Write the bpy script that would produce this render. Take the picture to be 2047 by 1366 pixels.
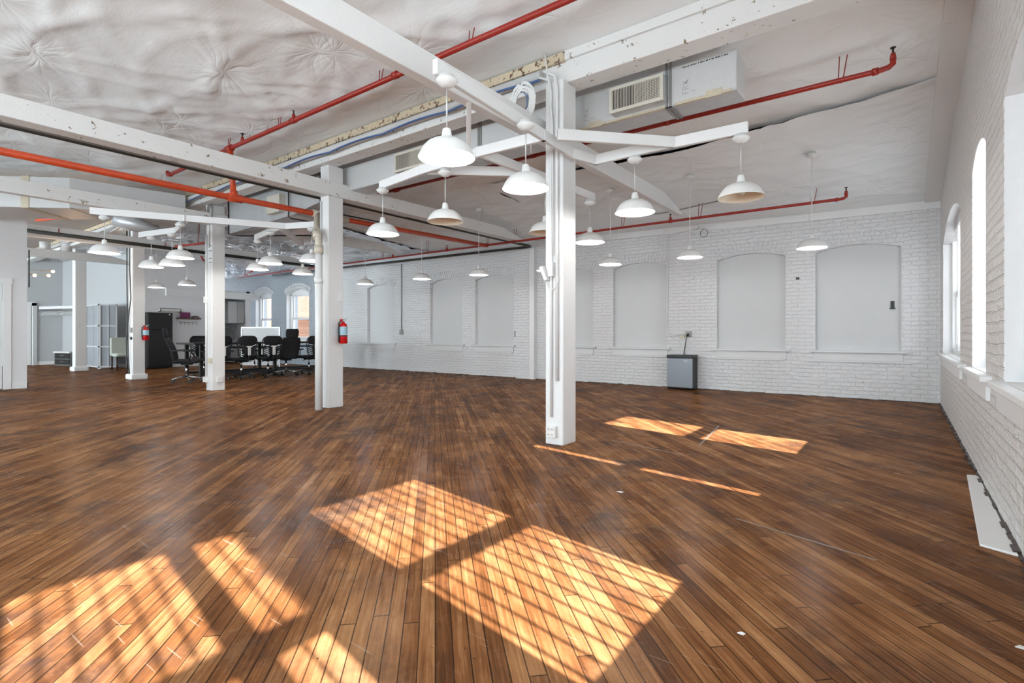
import bpy, math, random
import numpy as np
from mathutils import Vector, Matrix
random.seed(7)
sc = bpy.context.scene
for o in list(bpy.data.objects):
    bpy.data.objects.remove(o)
col = sc.collection
PI = math.pi
# ------------------------------------------------------------------ camera, sky, sun, daylight, fill lamps, exposure
CAM_H = 1.07
cd = bpy.data.cameras.new('camera'); cam = bpy.data.objects.new('camera', cd); col.objects.link(cam)
cd.sensor_width = 36.0; cd.lens = 36.0*1051/2047; cd.shift_y = -15/2047; cd.clip_start = 0.02; cd.clip_end = 200
cam.location = (0, 0, CAM_H); cam.rotation_euler = (PI/2, 0, math.radians(36.634))
sc.camera = cam
w = bpy.data.worlds.new('sky'); sc.world = w; w.use_nodes = True
bg = w.node_tree.nodes['Background']; bg.inputs[0].default_value = (0.80, 0.90, 1.0, 1); bg.inputs[1].default_value = 3.0
sd = bpy.data.lights.new('sun', 'SUN'); sun = bpy.data.objects.new('sun', sd); col.objects.link(sun)
sd.energy = 30.0; sd.angle = math.radians(0.55); sd.color = (1.0, 0.98, 0.96)
sun.rotation_euler = Vector((-1, 0.19, -0.68)).to_track_quat('-Z', 'Y').to_euler()
def area(name, loc, direction, sx, sy, power, color=(0.80, 0.94, 1.0)):
    d = bpy.data.lights.new(name, 'AREA'); d.shape = 'RECTANGLE'; d.size = sx; d.size_y = sy; d.energy = power; d.color = color
    o = bpy.data.objects.new(name, d); col.objects.link(o); o.location = loc
    o.rotation_euler = Vector(direction).to_track_quat('-Z', 'Y').to_euler(); return o
FILL_DAY = 1.0
# added fill lamps at invented openings behind the camera; daylight at the window wall
for i, (x, p) in enumerate(((-1.3, 120), (-3.9, 118), (-6.5, 100), (-9.1, 88), (-11.7, 85))):
    area('fill_front_%d' % i, (x, -5.3, 1.75), (0, 1, 0), 1.5, 1.9, p*FILL_DAY)
for i, x in enumerate((-16.0, -18.8, -21.6)):  # fill lamps added to brighten the far left end of the hall
    area('fill_hall_%d' % i, (x, -5.3, 1.75), (0, 1, 0), 1.5, 1.9, 340*FILL_DAY)
for i, (y, p) in enumerate(((5.3, 16), (3.45, 40), (1.55, 34), (0.25, 34), (-1.6, 48), (-3.4, 48), (8.2, 14))):
    area('daylight_side_%d' % i, (0.95, y, 1.65), (-1, 0, 0), 1.0, 1.6, p*FILL_DAY)
sc.view_settings.view_transform = 'Standard'; sc.view_settings.look = 'None'
sc.view_settings.gamma = 1.0; sc.view_settings.use_curve_mapping = False
sc.view_settings.exposure = 0.36
sc.cycles.max_bounces = 7; sc.cycles.diffuse_bounces = 5
sc.cycles.sample_clamp_indirect = 8.0

# ------------------------------------------------------------------ materials
def nmat(name, color=(0.8, 0.8, 0.8), rough=0.5, metal=0.0, spec=0.5):
    m = bpy.data.materials.new(name); m.use_nodes = True
    b = m.node_tree.nodes['Principled BSDF']
    b.inputs['Base Color'].default_value = (*color, 1); b.inputs['Roughness'].default_value = rough
    b.inputs['Metallic'].default_value = metal; b.inputs['Specular IOR Level'].default_value = spec
    return m
class NT:
    def __init__(s, m): s.m = m; s.t = m.node_tree; s.b = s.t.nodes['Principled BSDF']
    def n(s, typ, **kw):
        nd = s.t.nodes.new(typ)
        for k, v in kw.items():
            if k.startswith('i_'): nd.inputs[k[2:].replace('_', ' ')].default_value = v
            else: setattr(nd, k, v)
        return nd
    def l(s, a, b): s.t.links.new(a, b)
    def math(s, op, a, b=None, c=None):
        nd = s.n('ShaderNodeMath', operation=op)
        for i, v in enumerate((a, b, c)):
            if v is None: continue
            if isinstance(v, (int, float)): nd.inputs[i].default_value = v
            else: s.l(v, nd.inputs[i])
        return nd.outputs[0]
    def mix(s, f, a, b, blend='MIX'):
        nd = s.n('ShaderNodeMix', data_type='RGBA', blend_type=blend)
        for sock, v in ((nd.inputs[0], f), (nd.inputs[6], a), (nd.inputs[7], b)):
            if isinstance(v, (int, float)): sock.default_value = v
            elif isinstance(v, tuple): sock.default_value = (*v, 1)
            else: s.l(v, sock)
        return nd.outputs[2]
    def noise(s, vec=None, scale=5.0, detail=3.0, rough=0.5):
        nd = s.n('ShaderNodeTexNoise'); nd.inputs['Scale'].default_value = scale; nd.inputs['Detail'].default_value = detail
        nd.inputs['Roughness'].default_value = rough
        if vec is not None: s.l(vec, nd.inputs['Vector'])
        return nd.outputs['Fac']
    def ramp(s, fac, stops):
        nd = s.n('ShaderNodeValToRGB'); cr = nd.color_ramp
        while len(cr.elements) < len(stops): cr.elements.new(0.5)
        for e, (p, c) in zip(cr.elements, stops):
            e.position = p; e.color = (*c, 1) if isinstance(c, tuple) else (c, c, c, 1)
        s.l(fac, nd.inputs[0]); return nd.outputs[0]
    def obj(s): return s.n('ShaderNodeTexCoord').outputs['Object']
    def bump(s, h, strength=0.5, dist=0.01):
        nd = s.n('ShaderNodeBump'); nd.inputs['Strength'].default_value = strength; nd.inputs['Distance'].default_value = dist
        s.l(h, nd.inputs['Height']); s.l(nd.outputs[0], s.b.inputs['Normal']); s.l(nd.outputs[0], s.b.inputs['Coat Normal'])
def simple(name, color, rough=0.5, metal=0.0, bump=0.15, scale=30, var=0.06):
    m = nmat(name, color, rough, metal); t = NT(m); o = t.obj()
    f = t.noise(o, scale, 3)
    c2 = tuple(max(0, c*(1-var*2)) for c in color)
    t.l(t.mix(f, color, c2), t.b.inputs['Base Color'])
    if bump: t.bump(f, bump, 0.003)
    return m
def painted(name, color, chip=0.0, chipcol=(0.22, 0.16, 0.10), rough=0.5, bump=0.35, scale=60, bscale=9):
    """paint over old timber: fine bumps, a few chips down to the wood"""
    m = nmat(name, color, rough); t = NT(m); o = t.obj()
    f = t.noise(o, bscale, 5, 0.65)
    f2 = t.noise(o, scale, 3)
    base = t.mix(t.math('MULTIPLY', f2, 0.25), color, tuple(c*0.8 for c in color))
    if chip > 0:
        a = t.noise(o, 14, 4, 0.7); b = t.noise(o, 2.3, 2)
        k = t.math('MULTIPLY', t.math('GREATER_THAN', a, 0.70-chip*0.12), t.math('GREATER_THAN', b, 0.56-chip*0.2))
        base = t.mix(k, base, chipcol)
    t.l(base, t.b.inputs['Base Color'])
    t.bump(t.math('ADD', f, t.math('MULTIPLY', f2, 0.3)), bump, 0.01)
    return m
def brick(name, axis, color, mottle=None, scale=1.0, rowh=0.067, bumpd=0.030, raw=False):
    m = nmat(name, color, 0.5); t = NT(m); o = t.obj()
    sep = t.n('ShaderNodeSeparateXYZ'); t.l(o, sep.inputs[0])
    cmb = t.n('ShaderNodeCombineXYZ'); t.l(sep.outputs['X' if axis == 'x' else 'Y'], cmb.inputs[0]); t.l(sep.outputs['Z'], cmb.inputs[1])
    nz = t.n('ShaderNodeTexNoise', i_Scale=4.0, i_Detail=3.0); t.l(cmb.outputs[0], nz.inputs['Vector'])
    off = t.n('ShaderNodeVectorMath', operation='SCALE'); off.inputs['Scale'].default_value = 0.034
    sub = t.n('ShaderNodeVectorMath', operation='SUBTRACT'); t.l(nz.outputs['Color'], sub.inputs[0]); sub.inputs[1].default_value = (0.5, 0.5, 0.5)
    t.l(sub.outputs[0], off.inputs[0])
    add = t.n('ShaderNodeVectorMath', operation='ADD'); t.l(cmb.outputs[0], add.inputs[0]); t.l(off.outputs[0], add.inputs[1])
    br = t.n('ShaderNodeTexBrick', i_Scale=1.0, i_Mortar_Size=0.0075, i_Mortar_Smooth=0.45, i_Brick_Width=0.21, i_Row_Height=rowh)
    br.inputs['Color1'].default_value = (1, 1, 1, 1); br.inputs['Color2'].default_value = (0.35, 0.35, 0.35, 1); br.inputs['Mortar'].default_value = (0, 0, 0, 1)
    t.l(add.outputs[0], br.inputs['Vector'])
    h = t.math('SUBTRACT', 1.0, br.outputs['Fac'])
    bw = t.n('ShaderNodeRGBToBW'); t.l(br.outputs['Color'], bw.inputs[0])
    n1 = t.noise(cmb.outputs[0], 11, 4, 0.6); n2 = t.noise(cmb.outputs[0], 60, 3)
    hh = t.math('ADD', t.math('MULTIPLY', h, 0.60), t.math('MULTIPLY', bw.outputs[0], 0.45))
    hh = t.math('ADD', hh, t.math('ADD', t.math('MULTIPLY', n1, 1.5), t.math('MULTIPLY', n2, 0.18)))
    if raw:
        c = t.mix(bw.outputs[0], (0.16, 0.06, 0.03), (0.42, 0.20, 0.11)); c = t.mix(br.outputs['Fac'], c, (0.45, 0.42, 0.38))
    else:
        c = t.mix(t.math('MULTIPLY', t.noise(cmb.outputs[0], 2.2, 4), 0.35), color, tuple(x*0.82 for x in color))
        if mottle:   # base colour blends to blue-grey along the wall
            k = t.n('ShaderNodeMapRange'); t.l(sep.outputs['X'], k.inputs[0]); k.inputs[1].default_value = mottle[0]; k.inputs[2].default_value = mottle[1]
            c = t.mix(k.outputs[0], mottle[2], c)
        # small chips and old anchor holes
        a = t.noise(cmb.outputs[0], 16, 2, 0.5); b = t.noise(cmb.outputs[0], 1.3, 2)
        kk = t.math('MULTIPLY', t.math('GREATER_THAN', a, 0.745), t.math('GREATER_THAN', b, 0.52))
        c = t.mix(kk, c, (0.25, 0.22, 0.20))
    t.l(c, t.b.inputs['Base Color'])
    t.bump(hh, 0.8, bumpd)
    return m
def floor_material():
    m = nmat('diagonal_maple_floor', (0.3, 0.14, 0.06), 0.3); t = NT(m); o = t.obj()
    sep = t.n('ShaderNodeSeparateXYZ'); t.l(o, sep.inputs[0]); X, Y = sep.outputs[0], sep.outputs[1]
    across = t.math('MULTIPLY', t.math('ADD', X, Y), 0.70711); along = t.math('MULTIPLY', t.math('SUBTRACT', Y, X), 0.70711)
    av = t.math('DIVIDE', across, 0.058); row = t.math('FLOOR', av); fr = t.math('FRACT', av)
    w1 = t.n('ShaderNodeTexWhiteNoise', noise_dimensions='1D'); t.l(row, w1.inputs['W'])
    pos = t.math('ADD', t.math('DIVIDE', along, 1.5), t.math('MULTIPLY', w1.outputs['Value'], 9.0))
    colm = t.math('FLOOR', pos); fp = t.math('FRACT', pos)
    c2 = t.n('ShaderNodeCombineXYZ'); t.l(row, c2.inputs[0]); t.l(colm, c2.inputs[1])
    w2 = t.n('ShaderNodeTexWhiteNoise', noise_dimensions='2D'); t.l(c2.outputs[0], w2.inputs['Vector'])
    pid = w2.outputs['Value']
    gv = t.n('ShaderNodeCombineXYZ'); t.l(t.math('MULTIPLY', along, 3.0), gv.inputs[0]); t.l(t.math('MULTIPLY', across, 70.0), gv.inputs[1]); t.l(t.math('MULTIPLY', pid, 40.0), gv.inputs[2])
    grain = t.noise(gv.outputs[0], 1.0, 5, 0.65)
    wv = t.n('ShaderNodeCombineXYZ'); t.l(t.math('MULTIPLY', along, 1.4), wv.inputs[0]); t.l(t.math('MULTIPLY', across, 5.0), wv.inputs[1])
    streak = t.noise(wv.outputs[0], 1.0, 4, 0.6)
    tone = t.math('ADD', t.math('MULTIPLY', pid, 0.17), t.math('ADD', t.math('MULTIPLY', grain, 0.42), t.math('ADD', t.math('MULTIPLY', streak, 0.42), t.math('MULTIPLY', t.noise(o, 1.3, 6, 0.65), 0.30))))
    c = t.ramp(tone, [(0.40, (0.036, 0.014, 0.007)), (0.53, (0.092, 0.034, 0.012)), (0.65, (0.180, 0.072, 0.025)), (0.82, (0.35, 0.170, 0.072))])
    st = t.noise(o, 0.9, 7, 0.62); st2 = t.noise(o, 3.1, 6, 0.68)
    blot = t.math('MULTIPLY', t.ramp(st, [(0.47, 0.0), (0.62, 1.0)]), t.ramp(st2, [(0.42, 0.0), (0.60, 1.0)]))
    c = t.mix(t.math('MULTIPLY', blot, 0.75), c, (0.045, 0.030, 0.025))
    worn = t.math('MULTIPLY', t.ramp(t.noise(o, 1.7, 6, 0.7), [(0.55, 0.0), (0.72, 1.0)]), 0.35)
    c = t.mix(worn, c, (0.46, 0.24, 0.11))
    speck = t.math('GREATER_THAN', t.noise(o, 34, 3, 0.6), 0.715)
    c = t.mix(t.math('MULTIPLY', speck, 0.8), c, (0.03, 0.018, 0.012))
    wide = t.math('MULTIPLY', t.noise(o, 5.0, 3), 0.09)
    g1 = t.math('MAXIMUM', t.math('LESS_THAN', fr, t.math('ADD', wide, 0.030)), t.math('LESS_THAN', fp, 0.0035))
    c = t.mix(t.math('MULTIPLY', g1, 0.88), c, (0.018, 0.009, 0.005))
    # thin pale scuff scratches
    sv = t.n('ShaderNodeMapping'); t.l(o, sv.inputs['Vector']); sv.inputs['Rotation'].default_value = (0, 0, 0.5); sv.inputs['Scale'].default_value = (1.0, 14, 1)
    scr = t.math('MULTIPLY', t.math('GREATER_THAN', t.noise(sv.outputs[0], 4.0, 1), 0.735), 0.18)
    c = t.mix(scr, c, (0.5, 0.4, 0.33))
    t.l(c, t.b.inputs['Base Color'])
    r = t.math('ADD', 0.10, t.math('ADD', t.math('MULTIPLY', t.noise(o, 2.4, 6, 0.7), 0.22), t.math('MULTIPLY', grain, 0.10)))
    t.l(r, t.b.inputs['Roughness']); t.b.inputs['Specular IOR Level'].default_value = 0.0; t.b.inputs['Coat Weight'].default_value = 0.22; t.b.inputs['Coat IOR'].default_value = 1.5; t.l(r, t.b.inputs['Coat Roughness'])
    h = t.math('SUBTRACT', t.math('ADD', t.math('MULTIPLY', grain, 0.10), t.math('MULTIPLY', pid, 0.25)), g1)
    h = t.math('ADD', h, t.math('MULTIPLY', t.noise(wv.outputs[0], 2.0, 2), 0.8))
    t.bump(h, 0.35, 0.0035)
    return m
def plastic_sheet(name, color, rough=0.42, foil=False):
    m = nmat(name, color, rough, 0.9 if foil else 0.0); t = NT(m); o = t.obj()
    mp = t.n('ShaderNodeMapping'); t.l(o, mp.inputs['Vector']); mp.inputs['Scale'].default_value = (1.0, 2.6, 1.0)
    wv = t.noise(mp.outputs[0], 2.5, 6, 0.62)
    n2 = t.noise(o, 3.5, 3, 0.5)
    c = t.mix(t.math('MULTIPLY', wv, 0.2), color, tuple(x*0.86 for x in color)); t.l(c, t.b.inputs['Base Color'])
    ridge = t.math('ABSOLUTE', t.math('SUBTRACT', wv, 0.5))
    h = t.math('ADD', t.math('MULTIPLY', ridge, -1.6), t.math('MULTIPLY', n2, 0.35))
    for (sx, sy, seed, amp) in ((0.75, 0.85, 0.0, 2.0), (0.5, 0.62, 7.3, 1.9)):
        m2 = t.n('ShaderNodeMapping'); t.l(o, m2.inputs['Vector']); m2.inputs['Scale'].default_value = (sx, sy, 0.0); m2.inputs['Location'].default_value = (seed, seed*1.7, 0)
        wn_ = t.n('ShaderNodeTexNoise', i_Scale=2.2, i_Detail=2.0); t.l(m2.outputs[0], wn_.inputs['Vector'])
        sc_ = t.n('ShaderNodeVectorMath', operation='SCALE'); sc_.inputs['Scale'].default_value = 0.22; t.l(wn_.outputs['Color'], sc_.inputs[0])
        ad_ = t.n('ShaderNodeVectorMath', operation='ADD'); t.l(m2.outputs[0], ad_.inputs[0]); t.l(sc_.outputs[0], ad_.inputs[1])
        vo = t.n('ShaderNodeTexVoronoi', voronoi_dimensions='2D', i_Scale=1.0, i_Randomness=0.85); t.l(ad_.outputs[0], vo.inputs['Vector'])
        df = t.n('ShaderNodeVectorMath', operation='SUBTRACT'); t.l(ad_.outputs[0], df.inputs[0]); t.l(vo.outputs['Position'], df.inputs[1])
        sp = t.n('ShaderNodeSeparateXYZ'); t.l(df.outputs[0], sp.inputs[0])
        ang = t.math('ARCTAN2', sp.outputs[1], sp.outputs[0])
        cs = t.n('ShaderNodeSeparateColor'); t.l(vo.outputs['Color'], cs.inputs[0])
        wave = t.math('ABSOLUTE', t.math('SINE', t.math('ADD', t.math('MULTIPLY', ang, 3.5), t.math('MULTIPLY', cs.outputs[0], 6.28))))
        w2_ = t.math('ABSOLUTE', t.math('SINE', t.math('ADD', t.math('MULTIPLY', ang, 9.0), t.math('MULTIPLY', cs.outputs[1], 6.28))))
        fold = t.math('ADD', t.math('POWER', t.math('SUBTRACT', 1.0, wave), 2.5), t.math('MULTIPLY', t.math('POWER', t.math('SUBTRACT', 1.0, w2_), 1.5), 0.35))
        fall = t.math('POWER', 2.718, t.math('MULTIPLY', vo.outputs['Distance'], -3.6))
        rise = t.math('MINIMUM', t.math('MULTIPLY', vo.outputs['Distance'], 9.0), 1.0)
        h = t.math('SUBTRACT', h, t.math('MULTIPLY', t.math('MULTIPLY', fold, t.math('MULTIPLY', fall, rise)), amp))
    t.bump(h, 0.35 if not foil else 0.9, 0.012 if not foil else 0.05)
    return m
def emis(name, color, strength):
    m = bpy.data.materials.new(name); m.use_nodes = True; b = m.node_tree.nodes['Principled BSDF']
    b.inputs['Base Color'].default_value = (*color, 1); b.inputs['Emission Color'].default_value = (*color, 1); b.inputs['Emission Strength'].default_value = strength
    return m
M = {}
M['floor'] = floor_material()
M['brick_x'] = brick('white_painted_brick', 'x', (0.79, 0.79, 0.80), mottle=(-16.6, -14.6, (0.36, 0.40, 0.445)))
M['brick_y'] = brick('white_painted_brick_side', 'y', (0.78, 0.77, 0.755), bumpd=0.038)
M['brick_raw'] = brick('red_brick', 'x', (0.5, 0.2, 0.1), raw=True)
M['plaster'] = simple('white_plaster', (0.78, 0.78, 0.79), 0.6, 0, 0.1, 12, 0.03)
M['grey_wall'] = simple('pale_grey_wall', (0.50, 0.51, 0.52), 0.65, 0, 0.08, 14, 0.03)
M['panel'] = simple('white_board_panel', (0.62, 0.625, 0.63), 0.55, 0, 0.06, 5, 0.02)
M['sheet'] = plastic_sheet('white_plastic_sheeting', (0.89, 0.915, 0.925), 0.42)
M['foil'] = plastic_sheet('crumpled_foil_insulation', (0.88, 0.89, 0.92), 0.28, True)
M['brownsheet'] = plastic_sheet('bare_roof_boards', (0.36, 0.31, 0.28), 0.5)
M['deck'] = simple('roof_deck', (0.10, 0.08, 0.06), 0.8)
M['paint'] = painted('white_painted_timber', (0.76, 0.76, 0.76), 0.0)
M['paint_chip'] = painted('chipped_white_timber', (0.76, 0.76, 0.75), 0.55)
M['paint_worn'] = painted('lightly_worn_white_timber', (0.75, 0.75, 0.745), 0.12)
M['paint_old'] = painted('flaking_cream_timber', (0.60, 0.50, 0.36), 1.15, (0.13, 0.07, 0.04), bump=0.8, bscale=22)
M['trim'] = painted('white_gloss_trim', (0.82, 0.82, 0.82), 0, rough=0.35, bump=0.1)
M['stool'] = painted('white_painted_sill', (0.72, 0.72, 0.725), 0, rough=0.5, bump=0.15)
M['red'] = simple('red_pipe_paint', (0.36, 0.022, 0.012), 0.38, 0, 0.2, 40, 0.12)
M['orange'] = simple('orange_red_pipe_paint', (0.72, 0.085, 0.025), 0.4, 0, 0.2, 10, 0.2)
M['rodred'] = simple('thin_red_rod', (0.30, 0.03, 0.02), 0.5, 0, 0)
M['black'] = simple('black_plastic', (0.012, 0.012, 0.013), 0.45, 0, 0.1, 60, 0.1)
M['blackpipe'] = simple('black_pipe_wrap', (0.022, 0.019, 0.014), 0.5, 0, 0.2)
M['greypipe'] = simple('grey_conduit', (0.30, 0.30, 0.29), 0.45, 0.3, 0.1)
M['cream'] = simple('cream_pvc_pipe', (0.62, 0.56, 0.46), 0.4, 0, 0.1)
M['whiteplastic'] = simple('white_plastic', (0.80, 0.80, 0.79), 0.35, 0, 0)
M['oldplastic'] = simple('yellowed_plastic', (0.62, 0.58, 0.45), 0.4, 0, 0)
M['duct'] = simple('white_faced_duct_wrap', (0.62, 0.62, 0.62), 0.5, 0, 0.25, 18, 0.05)
M['ductside'] = simple('silver_duct_foil', (0.66, 0.68, 0.70), 0.38, 0.4, 0.5, 9, 0.12)
M['ducttape'] = simple('aged_duct_tape', (0.66, 0.58, 0.44), 0.6, 0, 0.5, 30, 0.15)
M['grille'] = simple('cream_grille_enamel', (0.66, 0.62, 0.54), 0.4, 0, 0)
M['dark'] = simple('dark_void', (0.02, 0.018, 0.016), 0.8, 0, 0)
M['metal'] = simple('brushed_steel', (0.45, 0.46, 0.47), 0.3, 0.9, 0.05)
M['chrome'] = simple('chrome', (0.75, 0.75, 0.76), 0.12, 1.0, 0)
M['silverdoor'] = simple('silver_fridge_door', (0.22, 0.235, 0.26), 0.36, 0.4, 0.03, 50, 0.03)
M['shade'] = simple('white_enamel_shade', (0.78, 0.78, 0.77), 0.3, 0, 0)
M['shade_in'] = simple('white_enamel_inside', (0.88, 0.87, 0.85), 0.4, 0, 0)
M['shade_cream'] = simple('cream_enamel_inside', (0.80, 0.68, 0.52), 0.4, 0, 0)
M['bulb'] = emis('lit_bulb', (1.0, 0.97, 0.92), 14)
M['bulb_off'] = simple('unlit_bulb', (0.8, 0.78, 0.72), 0.2, 0, 0)
M['warm'] = emis('warm_filament_bulb', (1.0, 0.55, 0.22), 5)
M['fabric'] = simple('black_mesh_fabric', (0.014, 0.014, 0.018), 0.8, 0, 0.5, 120, 0.3)
M['extred'] = simple('extinguisher_red', (0.55, 0.008, 0.012), 0.25, 0, 0)
M['label'] = simple('extinguisher_label', (0.35, 0.55, 0.65), 0.4, 0, 0)
M['label2'] = simple('instruction_label', (0.55, 0.56, 0.36), 0.4, 0, 0)
M['wood'] = simple('stained_shelf_wood', (0.16, 0.06, 0.03), 0.45, 0, 0.2, 20, 0.3)
M['leg'] = simple('dark_wood_leg', (0.035, 0.02, 0.015), 0.4, 0, 0)
M['cushion'] = simple('pale_green_grey_upholstery', (0.52, 0.56, 0.50), 0.8, 0, 0.3)
M['frost'] = simple('frosted_screen_panel', (0.34, 0.36, 0.39), 0.3, 0, 0)
M['screenframe'] = simple('satin_silver_frame', (0.62, 0.62, 0.63), 0.4, 0, 0)
M['plant'] = simple('green_leaves', (0.07, 0.16, 0.02), 0.6, 0, 0.3)
M['blue'] = simple('blue_cable', (0.06, 0.13, 0.32), 0.4, 0, 0)
M['pink'] = simple('magenta_print', (0.35, 0.05, 0.2), 0.5, 0, 0.1, 30, 0.6)
M['ink'] = simple('grey_print', (0.38, 0.37, 0.36), 0.6, 0, 0)
M['whiteboard'] = simple('glossy_white_board', (0.60, 0.60, 0.61), 0.22, 0, 0)
M['ground'] = simple('outside_ground', (0.35, 0.35, 0.34), 0.9)
M['clear'] = nmat('window_glass', (1, 1, 1), 0.0)
_b = M['clear'].node_tree.nodes['Principled BSDF']; _b.inputs['Transmission Weight'].default_value = 1.0; _b.inputs['IOR'].default_value = 1.01
def glass():
    m = bpy.data.materials.new('clear_pane'); m.use_nodes = True; t = m.node_tree; t.nodes.clear()
    out = t.nodes.new('ShaderNodeOutputMaterial'); tr = t.nodes.new('ShaderNodeBsdfTransparent'); gl = t.nodes.new('ShaderNodeBsdfGlossy')
    gl.inputs['Roughness'].default_value = 0.02; mx = t.nodes.new('ShaderNodeMixShader'); mx.inputs[0].default_value = 0.06
    t.links.new(tr.outputs[0], mx.inputs[1]); t.links.new(gl.outputs[0], mx.inputs[2]); t.links.new(mx.outputs[0], out.inputs[0])
    return m
M['glass'] = glass()

# ------------------------------------------------------------------ mesh helpers
BASE = {}
def tag(o, label=None, cat=None, group=None, kind=None):
    if label: o['label'] = label
    if cat: o['category'] = cat
    if group: o['group'] = group
    if kind: o['kind'] = kind
    return o
def thing(name, label, cat, loc=(0, 0, 0), group=None, kind=None):
    o = bpy.data.objects.new(name, None); col.objects.link(o); o.location = loc; o.empty_display_size = 0.1
    BASE[o] = Vector(loc); return tag(o, label, cat, group, kind)
class MB:
    def __init__(s): s.v = []; s.f = []; s.sm = []
    def add(s, vs, fs, smooth=False):
        k = len(s.v); s.v += [tuple(v) for v in vs]; s.f += [tuple(i+k for i in f) for f in fs]; s.sm += [smooth]*len(fs); return s
    def box(s, a, b, rot=None, about=None):
        x0, y0, z0 = a; x1, y1, z1 = b
        vs = [(x0, y0, z0), (x1, y0, z0), (x1, y1, z0), (x0, y1, z0), (x0, y0, z1), (x1, y0, z1), (x1, y1, z1), (x0, y1, z1)]
        if rot is not None:
            c = Vector(about) if about is not None else (Vector(a)+Vector(b))/2
            vs = [tuple(c + rot @ (Vector(v)-c)) for v in vs]
        return s.add(vs, [(0, 3, 2, 1), (4, 5, 6, 7), (0, 1, 5, 4), (1, 2, 6, 5), (2, 3, 7, 6), (3, 0, 4, 7)])
    def bbox(s, a, b, r=0.01):
        """box with chamfered vertical and horizontal edges"""
        x0, y0, z0 = a; x1, y1, z1 = b
        rings = []
        for z, i in ((z0, r), (z0+r, 0), (z1-r, 0), (z1, r)):
            c = r if i == 0 else r*0.9
            X0, X1, Y0, Y1 = x0+i, x1-i, y0+i, y1-i
            rings.append([(X0+c, Y0, z), (X1-c, Y0, z), (X1, Y0+c, z), (X1, Y1-c, z), (X1-c, Y1, z), (X0+c, Y1, z), (X0, Y1-c, z), (X0, Y0+c, z)])
        vs = [p for q in rings for p in q]; fs = [tuple(range(7, -1, -1)), tuple(range(24, 32))]
        for k in range(3):
            for j in range(8): fs.append((k*8+j, k*8+(j+1) % 8, (k+1)*8+(j+1) % 8, (k+1)*8+j))
        return s.add(vs, fs)
    def tube(s, path, r, seg=10, cap=True, radii=None):
        P = [Vector(p) for p in path]; n = len(P)
        t0 = (P[1]-P[0]).normalized(); up = Vector((0, 0, 1)) if abs(t0.z) < 0.9 else Vector((1, 0, 0))
        u = t0.cross(up).normalized(); vs = []; fs = []
        for i, p in enumerate(P):
            t = (P[min(i+1, n-1)]-P[max(i-1, 0)]).normalized()
            u = (u - t*u.dot(t)).normalized(); v = t.cross(u); rr = radii[i] if radii else r
            for k in range(seg):
                a = 2*PI*k/seg; vs.append(p + u*math.cos(a)*rr + v*math.sin(a)*rr)
        for i in range(n-1):
            for k in range(seg): fs.append((i*seg+k, i*seg+(k+1) % seg, (i+1)*seg+(k+1) % seg, (i+1)*seg+k))
        s.add(vs, fs, True)
        if cap:
            k0 = len(s.v)-n*seg; s.f.append(tuple(k0+j for j in range(seg-1, -1, -1))); s.f.append(tuple(k0+(n-1)*seg+j for j in range(seg))); s.sm += [False, False]
        return s
    def cyl(s, p0, p1, r, r2=None, seg=16): return s.tube([p0, p1], r, seg, radii=[r, r if r2 is None else r2])
    def lathe(s, prof, c=(0, 0, 0), seg=32, close=False):
        vs = []; fs = []; n = len(prof)
        for (r, z) in prof:
            for k in range(seg):
                a = 2*PI*k/seg; vs.append((c[0]+r*math.cos(a), c[1]+r*math.sin(a), c[2]+z))
        for i in range(n-1):
            for k in range(seg): fs.append((i*seg+k, i*seg+(k+1) % seg, (i+1)*seg+(k+1) % seg, (i+1)*seg+k))
        return s.add(vs, fs, True)
    def sphere(s, c, r, seg=14, sz=1.0):
        return s.lathe([(max(r*math.sin(PI*i/8), 1e-4), -r*sz*math.cos(PI*i/8)) for i in range(9)], c, seg)
    def prism(s, poly, axis, d0, d1):
        """2D outline pushed along an axis: axis 'x' -> (y,z), axis 'y' -> (x,z), axis 'z' -> (x,y)"""
        f = {'x': lambda p, d: (d, p[0], p[1]), 'y': lambda p, d: (p[0], d, p[1]), 'z': lambda p, d: (p[0], p[1], d)}[axis]
        n = len(poly); vs = [f(p, d0) for p in poly]+[f(p, d1) for p in poly]
        fs = [tuple(range(n)), tuple(range(2*n-1, n-1, -1))]+[(i, i+n, (i+1) % n+n, (i+1) % n) for i in range(n)]
        return s.add(vs, fs)
    def board(s, p0, p1, w, h, z0=None):
        """straight timber from p0 to p1, w thick sideways, h tall, lying with its bottom on the line"""
        p0, p1 = Vector(p0), Vector(p1); d = (p1-p0); dn = d.normalized(); side = Vector((-dn.y, dn.x, 0)).normalized()*w/2
        up = side.cross(dn).normalized(); up = up if up.z > 0 else -up; up = up*h
        vs = []
        for p in (p0, p1): vs += [p-side, p+side, p+side+up, p-side+up]
        return s.add(vs, [(3, 2, 1, 0), (4, 5, 6, 7), (0, 1, 5, 4), (1, 2, 6, 5), (2, 3, 7, 6), (3, 0, 4, 7)])
    def build(s, name, mat, parent=None, fix=True):
        me = bpy.data.meshes.new(name); b = Vector((0, 0, 0)); p = parent
        while p is not None and p not in BASE: p = p.parent
        if p is not None: b = BASE[p]
        me.from_pydata([tuple(Vector(v)-b) for v in s.v], [], s.f)
        me.polygons.foreach_set('use_smooth', s.sm); me.materials.append(mat)
        if fix:
            import bmesh
            bm = bmesh.new(); bm.from_mesh(me); bmesh.ops.recalc_face_normals(bm, faces=bm.faces); bm.to_mesh(me); bm.free()
        me.update()
        o = bpy.data.objects.new(name, me); col.objects.link(o)
        if parent is not None: o.parent = parent
        return o
def struct(name, mb, mat): return tag(mb.build(name, mat), kind='structure')
def one(name, mb, mat, label, cat, group=None): return tag(mb.build(name, mat), label, cat, group)
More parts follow.
